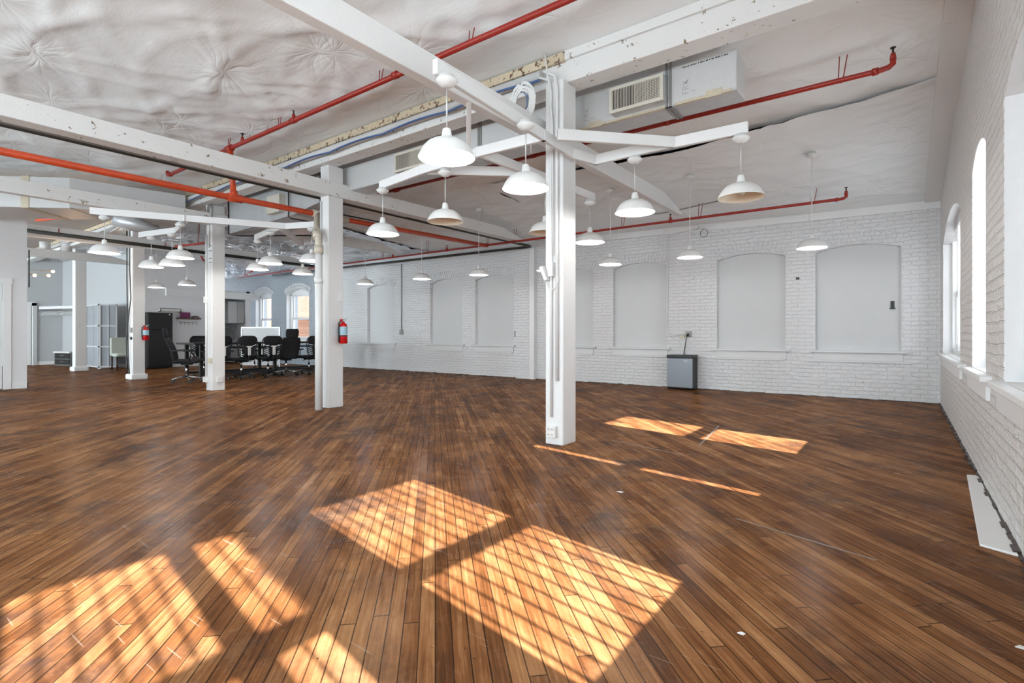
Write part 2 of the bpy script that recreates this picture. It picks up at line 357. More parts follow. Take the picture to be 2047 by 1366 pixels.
def copy_tree(o, parent=None):
    c = o.copy(); col.objects.link(c); c.parent = parent
    for ch in list(o.children): copy_tree(ch, c)
    return c
def bevel(o, w=0.004, seg=2):
    md = o.modifiers.new('bevel', 'BEVEL'); md.width = w; md.segments = seg; md.limit_method = 'ANGLE'; return o

# ------------------------------------------------------------------ the room shell
XR, YB, YF, XL = 0.46, 10.35, -5.0, -24.2
def ceil_z(x, y):
    zw = 3.12+0.2*min(1, max(0, -x/10))
    z = zw+(3.80-zw)*(YB-y)/5.95 if y > 4.4 else 3.80+0.115*(4.4-y)
    if x > -2.2 and y > 4.4: z += 0.13*math.sin(min(1, (YB-y)/5.95)*PI)*(x+2.2)/2.66
    return z
struct('floor', MB().box((XL-0.3, YF-0.3, -0.12), (XR+0.3, YB+0.3, 0)), M['floor'])
def arch_pts(a0, a1, zs, zt, n=14):
    c = (a0+a1)/2; h = (a1-a0)/2; r = (h*h+(zt-zs)**2)/(2*(zt-zs)); zc = zt-r; out = []
    for i in range(n+1):
        a = a0+(a1-a0)*i/n; out.append((a, zc+math.sqrt(max(0, r*r-(a-c)**2))))
    return out
def arched_wall(mb, axis, d0, d1, a_lo, a_hi, ops, ztop=5.0):
    """wall slab with arched openings; ops: (a0, a1, sill z, spring z, crown z) sorted"""
    cur = a_lo; rag = random.Random(3)
    for (a0, a1, zb, zs, zt) in ops:
        mb.prism([(cur, 0), (a0, 0), (a0, ztop), (cur, ztop)], axis, d0, d1)
        mb.prism([(a0, 0), (a1, 0), (a1, zb), (a0, zb)], axis, d0, d1)
        ap = arch_pts(a0, a1, zs, zt)
        for (p, q) in zip(ap[:-1], ap[1:]): mb.prism([p, q, (q[0], ztop), (p[0], ztop)], axis, d0, d1)
        cur = a1
    mb.prism([(cur, 0), (a_hi, 0), (a_hi, ztop), (cur, ztop)], axis, d0, d1); return mb
BACK = [(-20.0, -18.85, .92, 2.48, 2.66), (-17.83, -16.4, .92, 2.48, 2.66), (-13.26, -12.0, .79, 2.46, 2.56), (-10.52, -9.33, .79, 2.46, 2.56), (-8.88, -7.66, .79, 2.46, 2.56),
        (-6.62, -5.48, .79, 2.46, 2.55), (-4.99, -3.82, .79, 2.46, 2.55), (-2.84, -1.67, .79, 2.46, 2.55), (-1.205, -0.02, .79, 2.46, 2.55)]
struct('wall_back', arched_wall(MB(), 'y', YB, YB+0.45, XL-0.3, XR+0.4, BACK), M['brick_x'])
RIGHT = [(-4.2, -2.9, .8, 2.42, 2.55), (-2.2, -0.95, .8, 2.42, 2.55), (-0.25, 0.78, .8, 2.42, 2.55), (1.06, 2.06, .8, 2.42, 2.55), (3.0, 4.07, .8, 2.42, 2.56), (4.87, 5.79, .8, 2.40, 2.53), (6.9, 9.75, .8, 2.35, 2.58)]
wr = arched_wall(MB(), 'x', XR, XR+0.22, YF-0.3, YB+0.45, RIGHT)
arched_wall(wr, 'x', XR+0.22, XR+0.42, YF-0.3, YB+0.45, [(a0, a1, zb, 2.80, 2.92) for (a0, a1, zb, zs, zt) in RIGHT])
struct('wall_right', wr, M['brick_y'])
struct('wall_front', arched_wall(MB(), 'y', YF-0.3, YF, XL-0.3, XR+0.4, [(x-0.75, x+0.75, .8, 2.55, 2.7) for x in (-21.6, -18.8, -16.0, -11.7, -9.1, -6.5, -3.9, -1.3)]), M['plaster'])  # unseen wall, its openings put in for the fill lamps
# brick voussoirs over every opening, standing a little proud of the wall
def voussoirs(a0, a1, zs, zt, axis, face, sgn, mat):
    mb = MB(); rr = random.Random(int(a0*100))
    c = (a0+a1)/2; h = (a1-a0)/2; r = (h*h+(zt-zs)**2)/(2*(zt-zs)); zc = zt-r
    for ring, (ri, ro) in enumerate(((r+0.012, r+0.105), (r+0.118, r+0.21))):
        am = math.asin((h+0.02)/r)*(1+0.03*ring); n = int(2*am*r/0.067)
        for i in range(n):
            t0 = -am+2*am*(i+0.10)/n; t1 = -am+2*am*(i+0.90)/n; p = 0.006+rr.random()*0.010
            q = [(c+math.sin(t)*R, zc+math.cos(t)*R) for t, R in ((t0, ri), (t1, ri), (t1, ro), (t0, ro))]
            mb.prism(q, axis, face-sgn*0.004, face+sgn*p)
    return mb
# blocked-up windows of the back wall: panel, stool, apron
for i, (a0, a1, zb, zs, zt) in enumerate(BACK):
    wn = thing('window_%d' % (i+1), None, None, ((a0+a1)/2, YB, zb), kind='structure')
    bevel(voussoirs(a0, a1, zs, zt, 'y', YB, -1, M['brick_x']).build('brick_arch', M['brick_x'], wn), 0.004, 1)
    if i >= 2:
        pts = [(a0-0.01, zb-0.02), (a1+0.01, zb-0.02)]+[(p[0], p[1]+0.02) for p in reversed(arch_pts(a0, a1, zs, zt))]
        MB().prism(pts, 'y', YB+0.085, YB+0.12).build('blank_panel', M['panel'], wn)
        bevel(MB().box((a0-0.09, YB-0.075, zb-0.03), (a1+0.09, YB+0.10, zb+0.005)).build('window_stool', M['stool'], wn))
        bevel(MB().box((a0-0.02, YB-0.022, zb-0.16), (a1+0.02, YB+0.0, zb-0.026)).build('apron', M['stool'], wn))
        MB().box((a0-(0.1 if i in (7, 8) else 0.0), YB-0.03, zb-0.19), (a1+(0.14 if i == 8 else 0.0), YB+0.0, zb-0.162)).build('apron_strip', M['stool'], wn)
# real double-hung windows
def sash_window(n, axis, face_in, a0, a1, zb, zs, zt, depth, sgn, units, name_no, shade=None):
    """axis 'x': wall plane x=face_in; sgn gives the outward direction; units: list of (a_lo, a_hi) glass widths"""
    def B(mb, alo, ahi, d0, d1, z0, z1):
        lo, hi = sorted((face_in+sgn*d0, face_in+sgn*d1))
        if axis == 'x': return mb.box((lo, alo, z0), (hi, ahi, z1))
        return mb.box((alo, lo, z0), (ahi, hi, z1))
    c = (a0+a1)/2; loc = (face_in, c, zb) if axis == 'x' else (c, face_in, zb)
    wn = thing('window_%d' % name_no, None, None, loc, kind='structure')
    lin = MB(); B(lin, a0-0.0, a0+0.006, 0.004, depth-0.06, zb, zs); B(lin, a1-0.006, a1, 0.004, depth-0.06, zb, zs)
    ap_ = arch_pts(a0, a1, zs, zt)
    for (p, q) in zip(ap_[:-1], ap_[1:]): lin.prism([p, q, (q[0], q[1]-0.006), (p[0], p[1]-0.006)], axis, face_in+sgn*0.004, face_in+sgn*(depth-0.06))
    lin.build('reveal', M['plaster'], wn)
    fr = MB(); B(fr, a0, units[0][0]-0.045, depth-0.06, depth+0.08, zb, zt); B(fr, units[-1][1]+0.045, a1, depth-0.06, depth+0.08, zb, zt)
    B(fr, a0, a1, depth-0.06, depth+0.08, 2.46, zt+0.05); B(fr, a0, a1, depth-0.06, depth+0.08, zb-0.02, zb+0.06)
    for (p, q) in zip(units[:-1], units[1:]): B(fr, p[1]+0.045, q[0]-0.045, depth-0.06, depth+0.08, zb, zt)
    bevel(fr.build('window_frame', M['trim'], wn), 0.004, 1)
    for (lo, hi) in units:
        up = MB(); d = depth+0.035
        for (z0, z1, dd) in ((1.585, 2.46, d), (zb+0.06, 1.665, depth)):
            B(up, lo-0.045, lo, dd-0.018, dd+0.018, z0, z1); B(up, hi, hi+0.045, dd-0.018, dd+0.018, z0, z1)
            if z0 > 1: B(up, lo, hi, dd-0.018, dd+0.018, 1.585, 1.66); B(up, lo, hi, dd-0.018, dd+0.018, 2.41, 2.46)
            else: B(up, lo, hi, dd-0.018, dd+0.018, z0, 0.93); B(up, lo, hi, dd-0.018, dd+0.018, 1.585, 1.665)
        so = up.build('sash', M['trim'], wn)
        B(MB(), lo, hi, d-0.003, d+0.003, 1.66, 2.41).build('pane', M['glass'], so)
        B(MB(), lo, hi, depth-0.003, depth+0.003, 0.93, 1.585).build('pane', M['glass'], so)
    st = MB(); B(st, a0-0.30 if n != 'far' else a0-0.6, a1+0.16, -0.06, depth-0.06, zb-0.045, zb-0.005)
    bevel(st.build('window_stool', M['trim'], wn), 0.006)
    ap = MB(); B(ap, a0-0.22, a1+0.1, -0.022, 0.0, zb-0.17, zb-0.046); ap.build('apron', M['trim'], wn)
    return wn
sash_window('e', 'x', XR, *RIGHT[0], 0.16, 1, [(-4.1, -3.0)], 10)
sash_window('e', 'x', XR, *RIGHT[1], 0.16, 1, [(-2.1, -1.05)], 11)
sash_window('e', 'x', XR, *RIGHT[2], 0.16, 1, [(-0.19, 0.37), (0.49, 0.70)], 12)
sash_window('e', 'x', XR, *RIGHT[3], 0.16, 1, [(1.14, 2.0)], 13)
w3 = sash_window('e', 'x', XR, *RIGHT[4], 0.16, 1, [(3.10, 3.97)], 14)
sash_window('e', 'x', XR, *RIGHT[5], 0.16, 1, [(5.02, 5.70)], 15)
sash_window('far', 'x', XR, *RIGHT[6], 0.16, 1, [(7.0, 7.72), (7.86, 8.76), (8.9, 9.62)], 16)
for i in (0, 1):
    a0, a1, zb, zs, zt = BACK[i]
    sash_window('b', 'y', YB, a0, a1, zb-0.01, zs, zt, 0.22, 1, [(a0+0.12, a1-0.12)], 17+i)
    bpy.data.objects['window_%d' % (i+1)]
# added sun blocker over the window; its slit shapes the thin sun stripe
bl = thing('slit_blocker', 'white added sun blocker with a slit over the nearest window of the brick window wall', 'sun_blocker', (XR+0.24, 3.4, 2.4))
MB().box((XR+0.236, 3.02, .86), (XR+0.24, 3.475, 2.40)).build('blocker_panel', M['panel'], bl)
MB().box((XR+0.236, 3.545, .86), (XR+0.24, 4.05, 2.40)).build('blocker_panel', M['panel'], bl)
MB().cyl((XR+0.238, 3.02, 2.42), (XR+0.238, 4.05, 2.42), 0.02).build('blocker_rod', M['trim'], bl)
# pilaster, strip and wall board
struct('trim_1', MB().box((-7.52, YB-0.09, 0), (-7.10, YB+0.01, 3.3)), M['brick_x'])
struct('trim_2', MB().box((-7.10, YB-0.11, 0), (-6.97, YB+0.01, 3.3)), M['trim'])
# fascia board where ceiling meets the back wall, and ceiling edge boards
tb = MB(); xs = [0.46, -1.3, -3.1, -4.9, -6.7]
for a, b in zip(xs[:-1], xs[1:]):
    z0, z1 = ceil_z(a, YB), ceil_z(b, YB)
    tb.prism([(a, z0-0.125), (b+0.004, z1-0.125), (b+0.004, z1), (a, z0)], 'y', YB-0.03, YB+0.01)
struct('trim_3', tb, M['trim'])
tb = MB(); ys = [10.30, 8.4, 7.1, 5.75, 4.4, 2.4, 0.4, -1.6, -3.6, -5.0]
for a, b in zip(ys[:-1], ys[1:]):
    za, zb_ = ceil_z(0.4, a)-0.035, ceil_z(0.4, b)-0.035
    vs = [(0.27, a, za), (0.46, a, za), (0.46, b+0.006, zb_), (0.27, b+0.006, zb_)]
    vs += [(x, y, z+0.03) for x, y, z in vs]
    tb.add(vs, [(0, 1, 2, 3), (7, 6, 5, 4), (0, 4, 5, 1), (1, 5, 6, 2), (2, 6, 7, 3), (3, 7, 4, 0)])
struct('trim_4', tb, M['trim'])
# dark ragged gap filler along the floor of the right wall, where the boards stop
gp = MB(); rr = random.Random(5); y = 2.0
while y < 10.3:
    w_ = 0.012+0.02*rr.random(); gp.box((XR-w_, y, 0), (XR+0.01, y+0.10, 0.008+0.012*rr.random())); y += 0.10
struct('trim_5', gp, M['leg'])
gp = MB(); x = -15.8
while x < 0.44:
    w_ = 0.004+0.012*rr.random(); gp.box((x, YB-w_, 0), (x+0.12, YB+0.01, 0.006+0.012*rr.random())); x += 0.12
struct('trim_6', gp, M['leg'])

# ceiling: plastic sheeting pinned up in places, sagging between the pins
def pins(seed, x0, x1, y0, y1, dx, dy):
    r = random.Random(seed); out = []; x = x0
    while x < x1:
        y = y0
        while y < y1:
            if r.random() < 0.8: out.append((x+r.uniform(-.25, .25), y+r.uniform(-.3, .3), r.random()*6.28, r.randint(7, 12), r.uniform(0.6, 1.3)))
            y += dy
        x += dx
    return out
def sheet(name, x0, x1, y0, y1, st, mat, seed, amp=1.0, edge0=0.0):
    nx = int((x1-x0)/st)+1; ny = int((y1-y0)/st)+1
    X, Y = np.meshgrid(np.linspace(x0, x1, nx), np.linspace(y0, y1, ny), indexing='ij')
    Z = np.vectorize(ceil_z)(X, Y); zz = np.zeros_like(Z)
    ps = pins(seed, x0, x1, y0, y1, 1.45, 1.15)
    dmin = np.full_like(Z, 9.0)
    for (px, py, ph, n, a) in ps:
        dx, dy = X-px, Y-py; r = np.sqrt(dx*dx+dy*dy)+1e-6; th = np.arctan2(dy, dx)
        dmin = np.minimum(dmin, r)
        fold = 1-np.abs(np.sin(n*th/2+ph+0.6*np.sin(2*th+ph)))**0.6
        zz += -a*0.034*(1-np.abs(np.sin(n*th/2+ph+0.6*np.sin(2*th+ph)))**0.35)*np.exp(-(r/0.8)**1.2)*np.minimum(1, r/0.12)
    sag = -0.022*np.clip(dmin/0.85, 0, 1.2)**1.2
    r = random.Random(seed+9); lf = np.zeros_like(Z)
    for k in range(14):
        fx, fy = r.uniform(-1.8, 1.8), r.uniform(1.0, 5.0)*r.choice((-1, 1)); p = r.random()*6.28
        lf += 0.010*(1-np.abs(np.sin(0.5*fx*X+0.5*fy*Y+p+1.2*np.sin(0.9*X+p))))**9
    zz = (zz+sag*1.0-lf*1.6)*amp
    edge = np.clip((np.abs(Y-4.5)-0.12)/0.5, 0.0, 1)*np.clip((0.46-X)/0.45, 0.06, 1)*np.clip((YB-Y)/0.6, 0.05, 1)
    zz = zz - (1-edge)*0.0
    Z = Z+zz*edge-0.0
    if edge0:   # free edge hanging down
        Z -= edge0*np.clip(1-(Y-y0)/0.7, 0, 1)**1.6*np.clip(np.sin((X-x0)/(x1-x0)*PI*1.0), 0, 1)**0.8
    vs = np.stack([X, Y, Z], -1).reshape(-1, 3).tolist()
    fs = [(i*ny+j, i*ny+j+1, (i+1)*ny+j+1, (i+1)*ny+j) for i in range(nx-1) for j in range(ny-1)]
    mb = MB(); mb.add(vs, fs, True)
    return tag(mb.build(name, mat, fix=False), kind='structure')
sheet('ceiling', -14.4, XR, YF, 4.5, 0.06, M['sheet'], 3)
sheet('ceiling_rear', -5.6, XR, 4.45, 6.85, 0.05, M['sheet'], 12, 0.7)
sheet('ceiling_wall_side', -5.6, XR, 6.7, YB, 0.05, M['sheet'], 15, 0.7, edge0=0.10)
sheet('ceiling_middle', -10.4, -5.58, 4.45, YB, 0.05, M['sheet'], 21, 0.9)
sheet('ceiling_foil', XL-0.2, -10.35, 4.45, YB, 0.07, M['foil'], 31, 1.5)
sheet('ceiling_boards', XL-0.2, -14.3, YF, 4.5, 0.1, M['brownsheet'], 41, 0.5)
struct('roof', MB().box((XL-0.5, YF-0.5, 5.0), (XR+0.6, YB+0.6, 5.1)), M['deck'])

# ------------------------------------------------------------------ left end of the hall: partitions, closet corner, kitchen box
XP = -13.9
pt = MB(); pt.prism([(YF, 0), (1.30, 0), (1.30, 4.6), (YF, 4.6)], 'x', XP-0.14, XP)
pt.prism([(1.30, 2.06), (2.30, 2.06), (2.30, 4.6), (1.30, 4.6)], 'x', XP-0.14, XP)
pt.prism([(2.30, 0), (2.62, 0), (2.62, 4.6), (2.30, 4.6)], 'x', XP-0.14, XP)
struct('wall_left', pt, M['plaster'])
dr = thing('door_1', None, None, (XP, 1.8, 0), kind='structure')
MB().box((XP-0.10, 1.33, 0.01), (XP-0.06, 2.27, 2.04)).build('door_leaf', M['trim'], dr)
MB().sphere((XP-0.035, 2.19, 0.92), 0.03).build('door_knob', M['black'], dr)
fr = MB(); fr.box((XP, 2.27, 0), (XP+0.025, 2.39, 2.14)); fr.box((XP, 1.20, 0), (XP+0.025, 1.32, 2.14)); fr.box((XP, 1.20, 2.04), (XP+0.028, 2.41, 2.15))
bevel(fr.build('door_casing', M['trim'], dr), 0.004, 1)
struct('baseboard_left', MB().box((XP, 2.40, 0), (XP+0.015, 2.635, 0.13)).box((XP-0.14, 2.62, 0), (XP+0.015, 2.635, 0.13)), M['trim'])
struct('wall_far_left', MB().box((XL, YF, 0), (XL+0.2, 5.5, 5)), M['grey_wall'])
d2 = thing('door_2', None, None, (-24.0, 4.4, 0), kind='structure')
MB().box((-24.0, 3.75, 0.01), (-23.96, 4.62, 2.04)).build('door_leaf', M['trim'], d2)
m_ = MB(); m_.box((-24.0, 4.64, 0), (-23.95, 4.76, 2.14)).box((-24.0, 3.6, 2.04), (-23.95, 4.76, 2.16)); m_.build('door_casing', M['trim'], d2)
struct('wall_closet', MB().prism([(-24.0, 5.47), (-19.02, 6.217), (-19.02, 6.42), (-24.0, 5.67)], 'z', 0, 5), M['grey_wall'])
struct('baseboard_closet', MB().prism([(-24.0, 5.455), (-19.0, 6.205), (-19.0, 6.22), (-24.0, 5.47)], 'z', 0, 0.12).box((-24.0, 4.78, 0), (-23.985, 5.46, 0.12)), M['trim'])
kb = MB()
kb.box((-19.1, 6.22, 0), (-19.0, 8.62, 5))                 # wall behind the big fridge
kb.box((-19.1, 8.62, 2.30), (-19.0, 9.62, 2.6))             # lintel over the kitchen opening
kb.box((-19.1, 9.50, 0), (-19.0, 9.66, 2.6))               # pier
kb.box((-21.0, 8.60, 0), (-20.9, 9.66, 2.6)); kb.box((-21.0, 8.52, 0), (-19.05, 8.62, 2.6)); kb.box((-21.0, 9.62, 0), (-19.05, 9.68, 2.6)); kb.box((-21.0, 8.55, 2.52), (-19.05, 9.66, 2.6))
struct('wall_kitchen', kb, M['plaster'])
struct('trim_7', MB().box((-19.0, 6.90, 2.30), (-18.9, 9.90, 2.53)), M['trim'])
struct('baseboard_kitchen', MB().box((-19.0, 6.9, 0), (-18.985, 8.62, 0.11)), M['trim'])

# ------------------------------------------------------------------ columns, girder, beams
COLS = [(-2.70, 4.435, .20, .25, 'nearest square white column, with an outlet strip near its foot'),
        (-6.72, 4.61, .20, .25, 'second square white column, carrying a red fire extinguisher'),
        (-10.53, 4.68, .24, .24, 'third square white column, standing before the black office chairs'),
        (-14.53, 4.68, .27, .25, 'fourth square white column on a plinth, left of the black refrigerator'),
        (-19.09, 4.73, .28, .26, 'farthest square white column on a plinth, before the closet corner')]
for i, (x, y, w_, d_, lab) in enumerate(COLS):
    c = thing('column', lab, 'column', (x, y, 0), 'square white timber columns')
    bevel(MB().box((x-w_/2, y-d_/2, 0), (x+w_/2, y+d_/2, 3.51)).build('shaft', M['paint_worn' if i > 1 else 'paint'], c), 0.012, 2)
    if i >= 3:
        MB().bbox((x-w_/2-0.05, y-d_/2-0.05, 0), (x+w_/2+0.05, y+d_/2+0.05, 0.13), 0.02).build('plinth', M['trim'], c)
gd = thing('girder', 'long white roof girder resting on the row of columns, its left half flaking', 'beam', (-9, 4.5, 3.51))
bevel(MB().box((-23.9, 4.40, 3.51), (XR+0.02, 4.64, 3.79)).build('timber', M['paint_chip'], gd), 0.01)
MB().box((-23.9, 4.355, 3.705), (-2.62, 4.40, 3.79)).build('flaking_ledge', M['paint_old'], gd)
MB().box((-2.62, 4.37, 3.715), (XR, 4.40, 3.80)).build('ledge', M['paint_chip'], gd)
BEAMS = [(-2.98, -2.88, 3.00, 3.21, 8.5, 'tie beam left of the nearest column, running up over the pendant frame', 'paint'),
         (-6.78, -6.58, 3.06, 3.265, 9.3, 'long chipped white tie beam crossing the second column', 'paint_chip'),
         (-10.50, -10.38, 3.12, 3.335, 9.2, 'white tie beam crossing the third column above the black chairs', 'paint_chip'),
         (-14.50, -14.36, 3.08, 3.33, 9.3, 'white tie beam at the fourth column with a black pipe along it', 'paint'),
         (-18.80, -18.66, 3.15, 3.37, 6.1, 'farthest pinkish white beam above the closet corner', 'paint')]
for (x0, x1, z0, z1, ye, lab, mt) in BEAMS:
    ys_ = YF+0.02 if x0 > -13 else 2.7
    zt_ = ceil_z(x0, ye)-0.10
    poly = [(ys_, z0), (ye, z0), (ye, z0+0.05), (ye-0.8, z1), (ys_, z1)]
    bevel(one('beam', MB().prism(poly, 'x', x0, x1), M[mt], lab, 'beam', 'white tie beams'), 0.008)
# ------------------------------------------------------------------ lamp frames of light lumber
FZ = 2.72; FH = 0.095
def frame(label, loc, boards, extra=()):
    f = thing('lamp_frame', label, 'frame', loc, 'white lumber frames that carry the pendant lamps')
    for bd in boards:
        pts = bd[0]; th = bd[1] if len(bd) > 1 else 0.04
        for p, q in zip(pts[:-1], pts[1:]):
            p = (p[0], p[1], p[2] if len(p) > 2 else FZ); q = (q[0], q[1], q[2] if len(q) > 2 else FZ)
            bevel(MB().board(p, q, th, FH).build('board', M['paint'], f), 0.004, 1)
    return f
frame('white lumber frame around the nearest column carrying pendant lamps', (-2.6, 4.3, FZ), [
    ([(-2.38, 2.38), (-2.50, 4.30), (-2.40, 4.62)],),
    ([(-2.36, 3.82), (-1.62, 4.60), (-1.02, 4.62)],),
    ([(-2.42, 4.60), (-1.64, 4.58)],),
    ([(-4.80, 3.93), (-4.02, 3.81), (-3.20, 3.75), (-2.44, 3.77)],),
    ([(-3.17, 3.76), (-3.13, 4.5), (-3.08, 5.85)],),
    ([(-3.95, 3.84), (-3.18, 4.5)],),
    ([(-3.32, 3.77, FZ+0.04), (-2.90, 3.30, 3.0)],),
])
frame('white lumber frame in front of the third column carrying pendant lamps', (-8.8, 3.9, FZ), [
    ([(-8.98, 2.34), (-7.80, 4.52)],),
    ([(-7.80, 4.52), (-7.30, 4.72)],),
    ([(-8.62, 3.32), (-8.42, 3.32)],),
    ([(-9.15, 4.73), (-7.95, 4.50)],),
    ([(-9.10, 5.62), (-8.0, 4.55)],),
    ([(-10.5, 3.42), (-9.55, 3.62), (-8.45, 3.36)],),
])

# ------------------------------------------------------------------ pipes
def sprinkler(mb, p):
    x, y, z = p; mb.cyl((x, y, z), (x, y, z+0.06), 0.022, 0.016, 10)
def pipe(name, label, path, r, mat, group=None, fittings=(), hangers=(), heads=(), hang_mat='rodred'):
    t = thing(name, label, 'pipe', path[0], group)
    MB().tube(path, r, 14).build('pipe_run', M[mat], t)
    for (c, d, rr, ln) in fittings:
        c = Vector(c); d = Vector(d).normalized()*ln/2
        MB().cyl(c-d, c+d, rr, seg=14).build('fitting', M[mat], t)
    for (x, y, z, top) in hangers:
        h = MB(); h.tube([(x-0.012, y, top), (x-0.02, y, z+0.03), (x, y, z-r-0.006), (x+0.02, y, z+0.03), (x+0.05, y, top)], 0.005, 6)
        h.build('hanger', M[hang_mat], t)
    for (x, y, z) in heads:
        s_ = MB(); s_.cyl((x, y, z), (x, y, z+0.055), 0.026, 0.018, 12); so = s_.build('sprinkler_fitting', M[mat], t)
        MB().cyl((x, y, z+0.055), (x, y, z+0.10), 0.008, seg=8).cyl((x, y, z+0.10), (x, y, z+0.106), 0.022, seg=12).build('sprinkler_head', M['black'], so)
    return t
RSP = 'red sprinkler pipes under the ceiling'
pipe('sprinkler_pipe', 'red sprinkler pipe crossing in front of the girder, ending left above the orange pipe', [(0.3, 3.62, 3.73), (-7.7, 3.62, 3.72), (-9.8, 3.62, 3.72), (-9.86, 3.62, 3.73), (-9.88, 3.62, 3.79)], 0.028, 'red', RSP,
     fittings=[((-4.18, 3.62, 3.73), (1, 0, 0), .037, .07), ((-6.07, 3.62, 3.725), (1, 0, 0), .037, .09), ((-7.73, 3.62, 3.72), (1, 0, 0), .045, .16), ((-9.75, 3.62, 3.72), (1, 0, 0), .036, .06)],
     hangers=[(-3.16, 3.62, 3.73, 3.87), (-4.42, 3.62, 3.73, 3.87), (-6.4, 3.62, 3.72, 3.87), (-7.74, 3.62, 3.72, 3.88)], heads=[(-6.07, 3.62, 3.745), (-7.35, 3.62, 3.745)])
pipe('sprinkler_pipe', 'red sprinkler pipe passing behind the white duct', [(-0.07, 5.72, 3.50), (-0.07, 5.72, 3.455), (-0.10, 5.72, 3.43), (-0.16, 5.72, 3.42), (-7.1, 5.72, 3.41)], 0.024, 'red', RSP,
     fittings=[((-0.2, 5.72, 3.42), (1, 0, 0), .032, .05), ((-2.1, 5.72, 3.42), (1, 0, 0), .031, .05), ((-3.9, 5.72, 3.42), (1, 0, 0), .034, .08), ((-6.6, 5.72, 3.41), (1, 0, 0), .04, .1)],
     hangers=[(-0.46, 5.72, 3.42, 3.64), (-5.0, 5.72, 3.42, 3.62), (-6.5, 5.72, 3.41, 3.6)], heads=[(-0.07, 5.72, 3.49), (-3.9, 5.72, 3.44)])
pipe('sprinkler_pipe', 'red sprinkler pipe along the back wall below the ceiling', [(-0.66, 9.0, 3.10), (-0.66, 9.0, 3.06), (-0.69, 9.0, 3.04), (-0.74, 9.0, 3.035), (-18.6, 9.0, 3.035)], 0.022, 'red', RSP,
     fittings=[((-0.78, 9, 3.035), (1, 0, 0), .029, .04), ((-3.25, 9, 3.035), (1, 0, 0), .030, .06), ((-7.42, 9, 3.035), (1, 0, 0), .04, .12), ((-8.6, 9, 3.035), (1, 0, 0), .03, .07)],
     hangers=[(-1.08, 9, 3.035, 3.24), (-2.75, 9, 3.035, 3.28), (-4.15, 9, 3.035, 3.28), (-6.62, 9, 3.035, 3.3), (-7.36, 9, 3.035, 3.3), (-9.25, 9, 3.035, 3.34), (-10.9, 9, 3.035, 3.34)], heads=[(-0.66, 9, 3.09), (-3.25, 9, 3.05), (-8.6, 9, 3.05), (-10.5, 9, 3.05)])
pipe('sprinkler_main', 'thick bright orange-red main pipe under the ceiling, from the left foreground to the back wall', [(-7.58, YF+0.1, 2.97), (-7.56, 3.3, 2.985), (-7.5, 5.5, 2.99), (-7.42, 9.0, 3.03)], 0.042, 'orange', None,
     fittings=[((-7.57, 3.62, 2.99), (0, 1, 0), .058, .20), ((-7.52, 4.95, 2.99), (0, 1, 0), .056, .12), ((-7.55, -1.0, 2.98), (0, 1, 0), .054, .10)])
o = bpy.data.objects['sprinkler_main']
MB().cyl((-7.60, 3.62, 3.03), (-7.70, 3.62, 3.72), 0.038).build('riser', M['orange'], o)
MB().cyl((-7.58, 3.62, 3.0), (-7.60, 3.62, 3.09), 0.05).build('tee', M['orange'], o)
pipe('sprinkler_pipe', 'short rusty sprinkler pipe near the far left beams', [(-15.6, 3.1, 3.62), (-14.0, 3.6, 3.62)], 0.03, 'orange', RSP, hangers=[(-15.2, 3.22, 3.62, 3.85)], hang_mat='black')
pipe('sprinkler_pipe', 'short dark red pipe behind the pendants left of the third column', [(-13.2, 5.0, 3.05), (-11.6, 5.3, 3.05)], 0.025, 'red', RSP, hangers=[(-12.4, 5.15, 3.05, 3.5)])
pipe('sprinkler_pipe', 'red vertical drop pipe hanging above the kitchen soffit', [(-17.4, 7.30, 3.50), (-17.4, 7.36, 3.36), (-17.4, 7.45, 3.35), (-17.4, 7.5, 3.30), (-17.4, 7.5, 2.50)], 0.03, 'red', RSP)
pipe('sprinkler_pipe', 'thin red pipe before the foil ceiling at the far end', [(-18.9, 9.3, 3.10), (-15.9, 8.3, 3.12)], 0.025, 'red', RSP, hangers=[(-18.1, 9.0, 3.10, 3.35)])
pipe('black_pipe', 'black pipe below the long chipped beam, turning along the back wall', [(-7.02, YF+0.1, 3.10), (-7.02, 10.13, 3.13), (-7.06, 10.2, 3.13), (-7.2, 10.2, 3.13), (-18.5, 10.2, 3.22)], 0.03, 'blackpipe', 'black pipes')
pipe('black_pipe', 'black pipe fixed along the beam of the fourth column', [(-14.32, 2.66, 3.18), (-14.32, 9.2, 3.12)], 0.04, 'blackpipe', 'black pipes', hangers=[(-14.32, 3.2, 3.17, 3.3), (-14.32, 5.2, 3.16, 3.3)])
pipe('conduit', 'grey conduit running beside the black pipe under the long beam', [(-6.9, YF+0.1, 3.085), (-6.9, 6.2, 3.10)], 0.014, 'greypipe', 'thin conduits', hangers=[(-6.9, 3.05, 3.1, 3.2)], hang_mat='greypipe')
dp = thing('drain_pipe', 'cream drain pipe with two bends coming down beside the second column', 'pipe', (-6.62, 4.33, 0))
MB().tube([(-6.62, 4.33, 0), (-6.62, 4.33, 2.28)], 0.052, 18).build('pipe_run', M['whiteplastic'], dp)
MB().tube([(-6.62, 4.33, 2.25), (-6.63, 4.33, 2.40), (-6.72, 4.36, 2.52), (-7.38, 4.80, 2.90), (-7.5, 4.92, 2.99)], 0.046, 18).build('bend', M['cream'], dp)
MB().cyl((-6.62, 4.33, 2.20), (-6.62, 4.33, 2.32), 0.064, seg=18).build('coupling', M['cream'], dp)
MB().cyl((-6.62, 4.33, 1.78), (-6.62, 4.33, 1.86), 0.060, seg=18).build('coupling', M['whiteplastic'], dp)
MB().cyl((-6.66, 4.33, 2.42), (-6.73, 4.37, 2.54), 0.060, seg=18).build('coupling', M['cream'], dp)
MB().cyl((-7.51, 4.80, 2.99), (-7.50, 5.45, 2.99), 0.055, seg=18).build('cream_tee', M['cream'], dp)
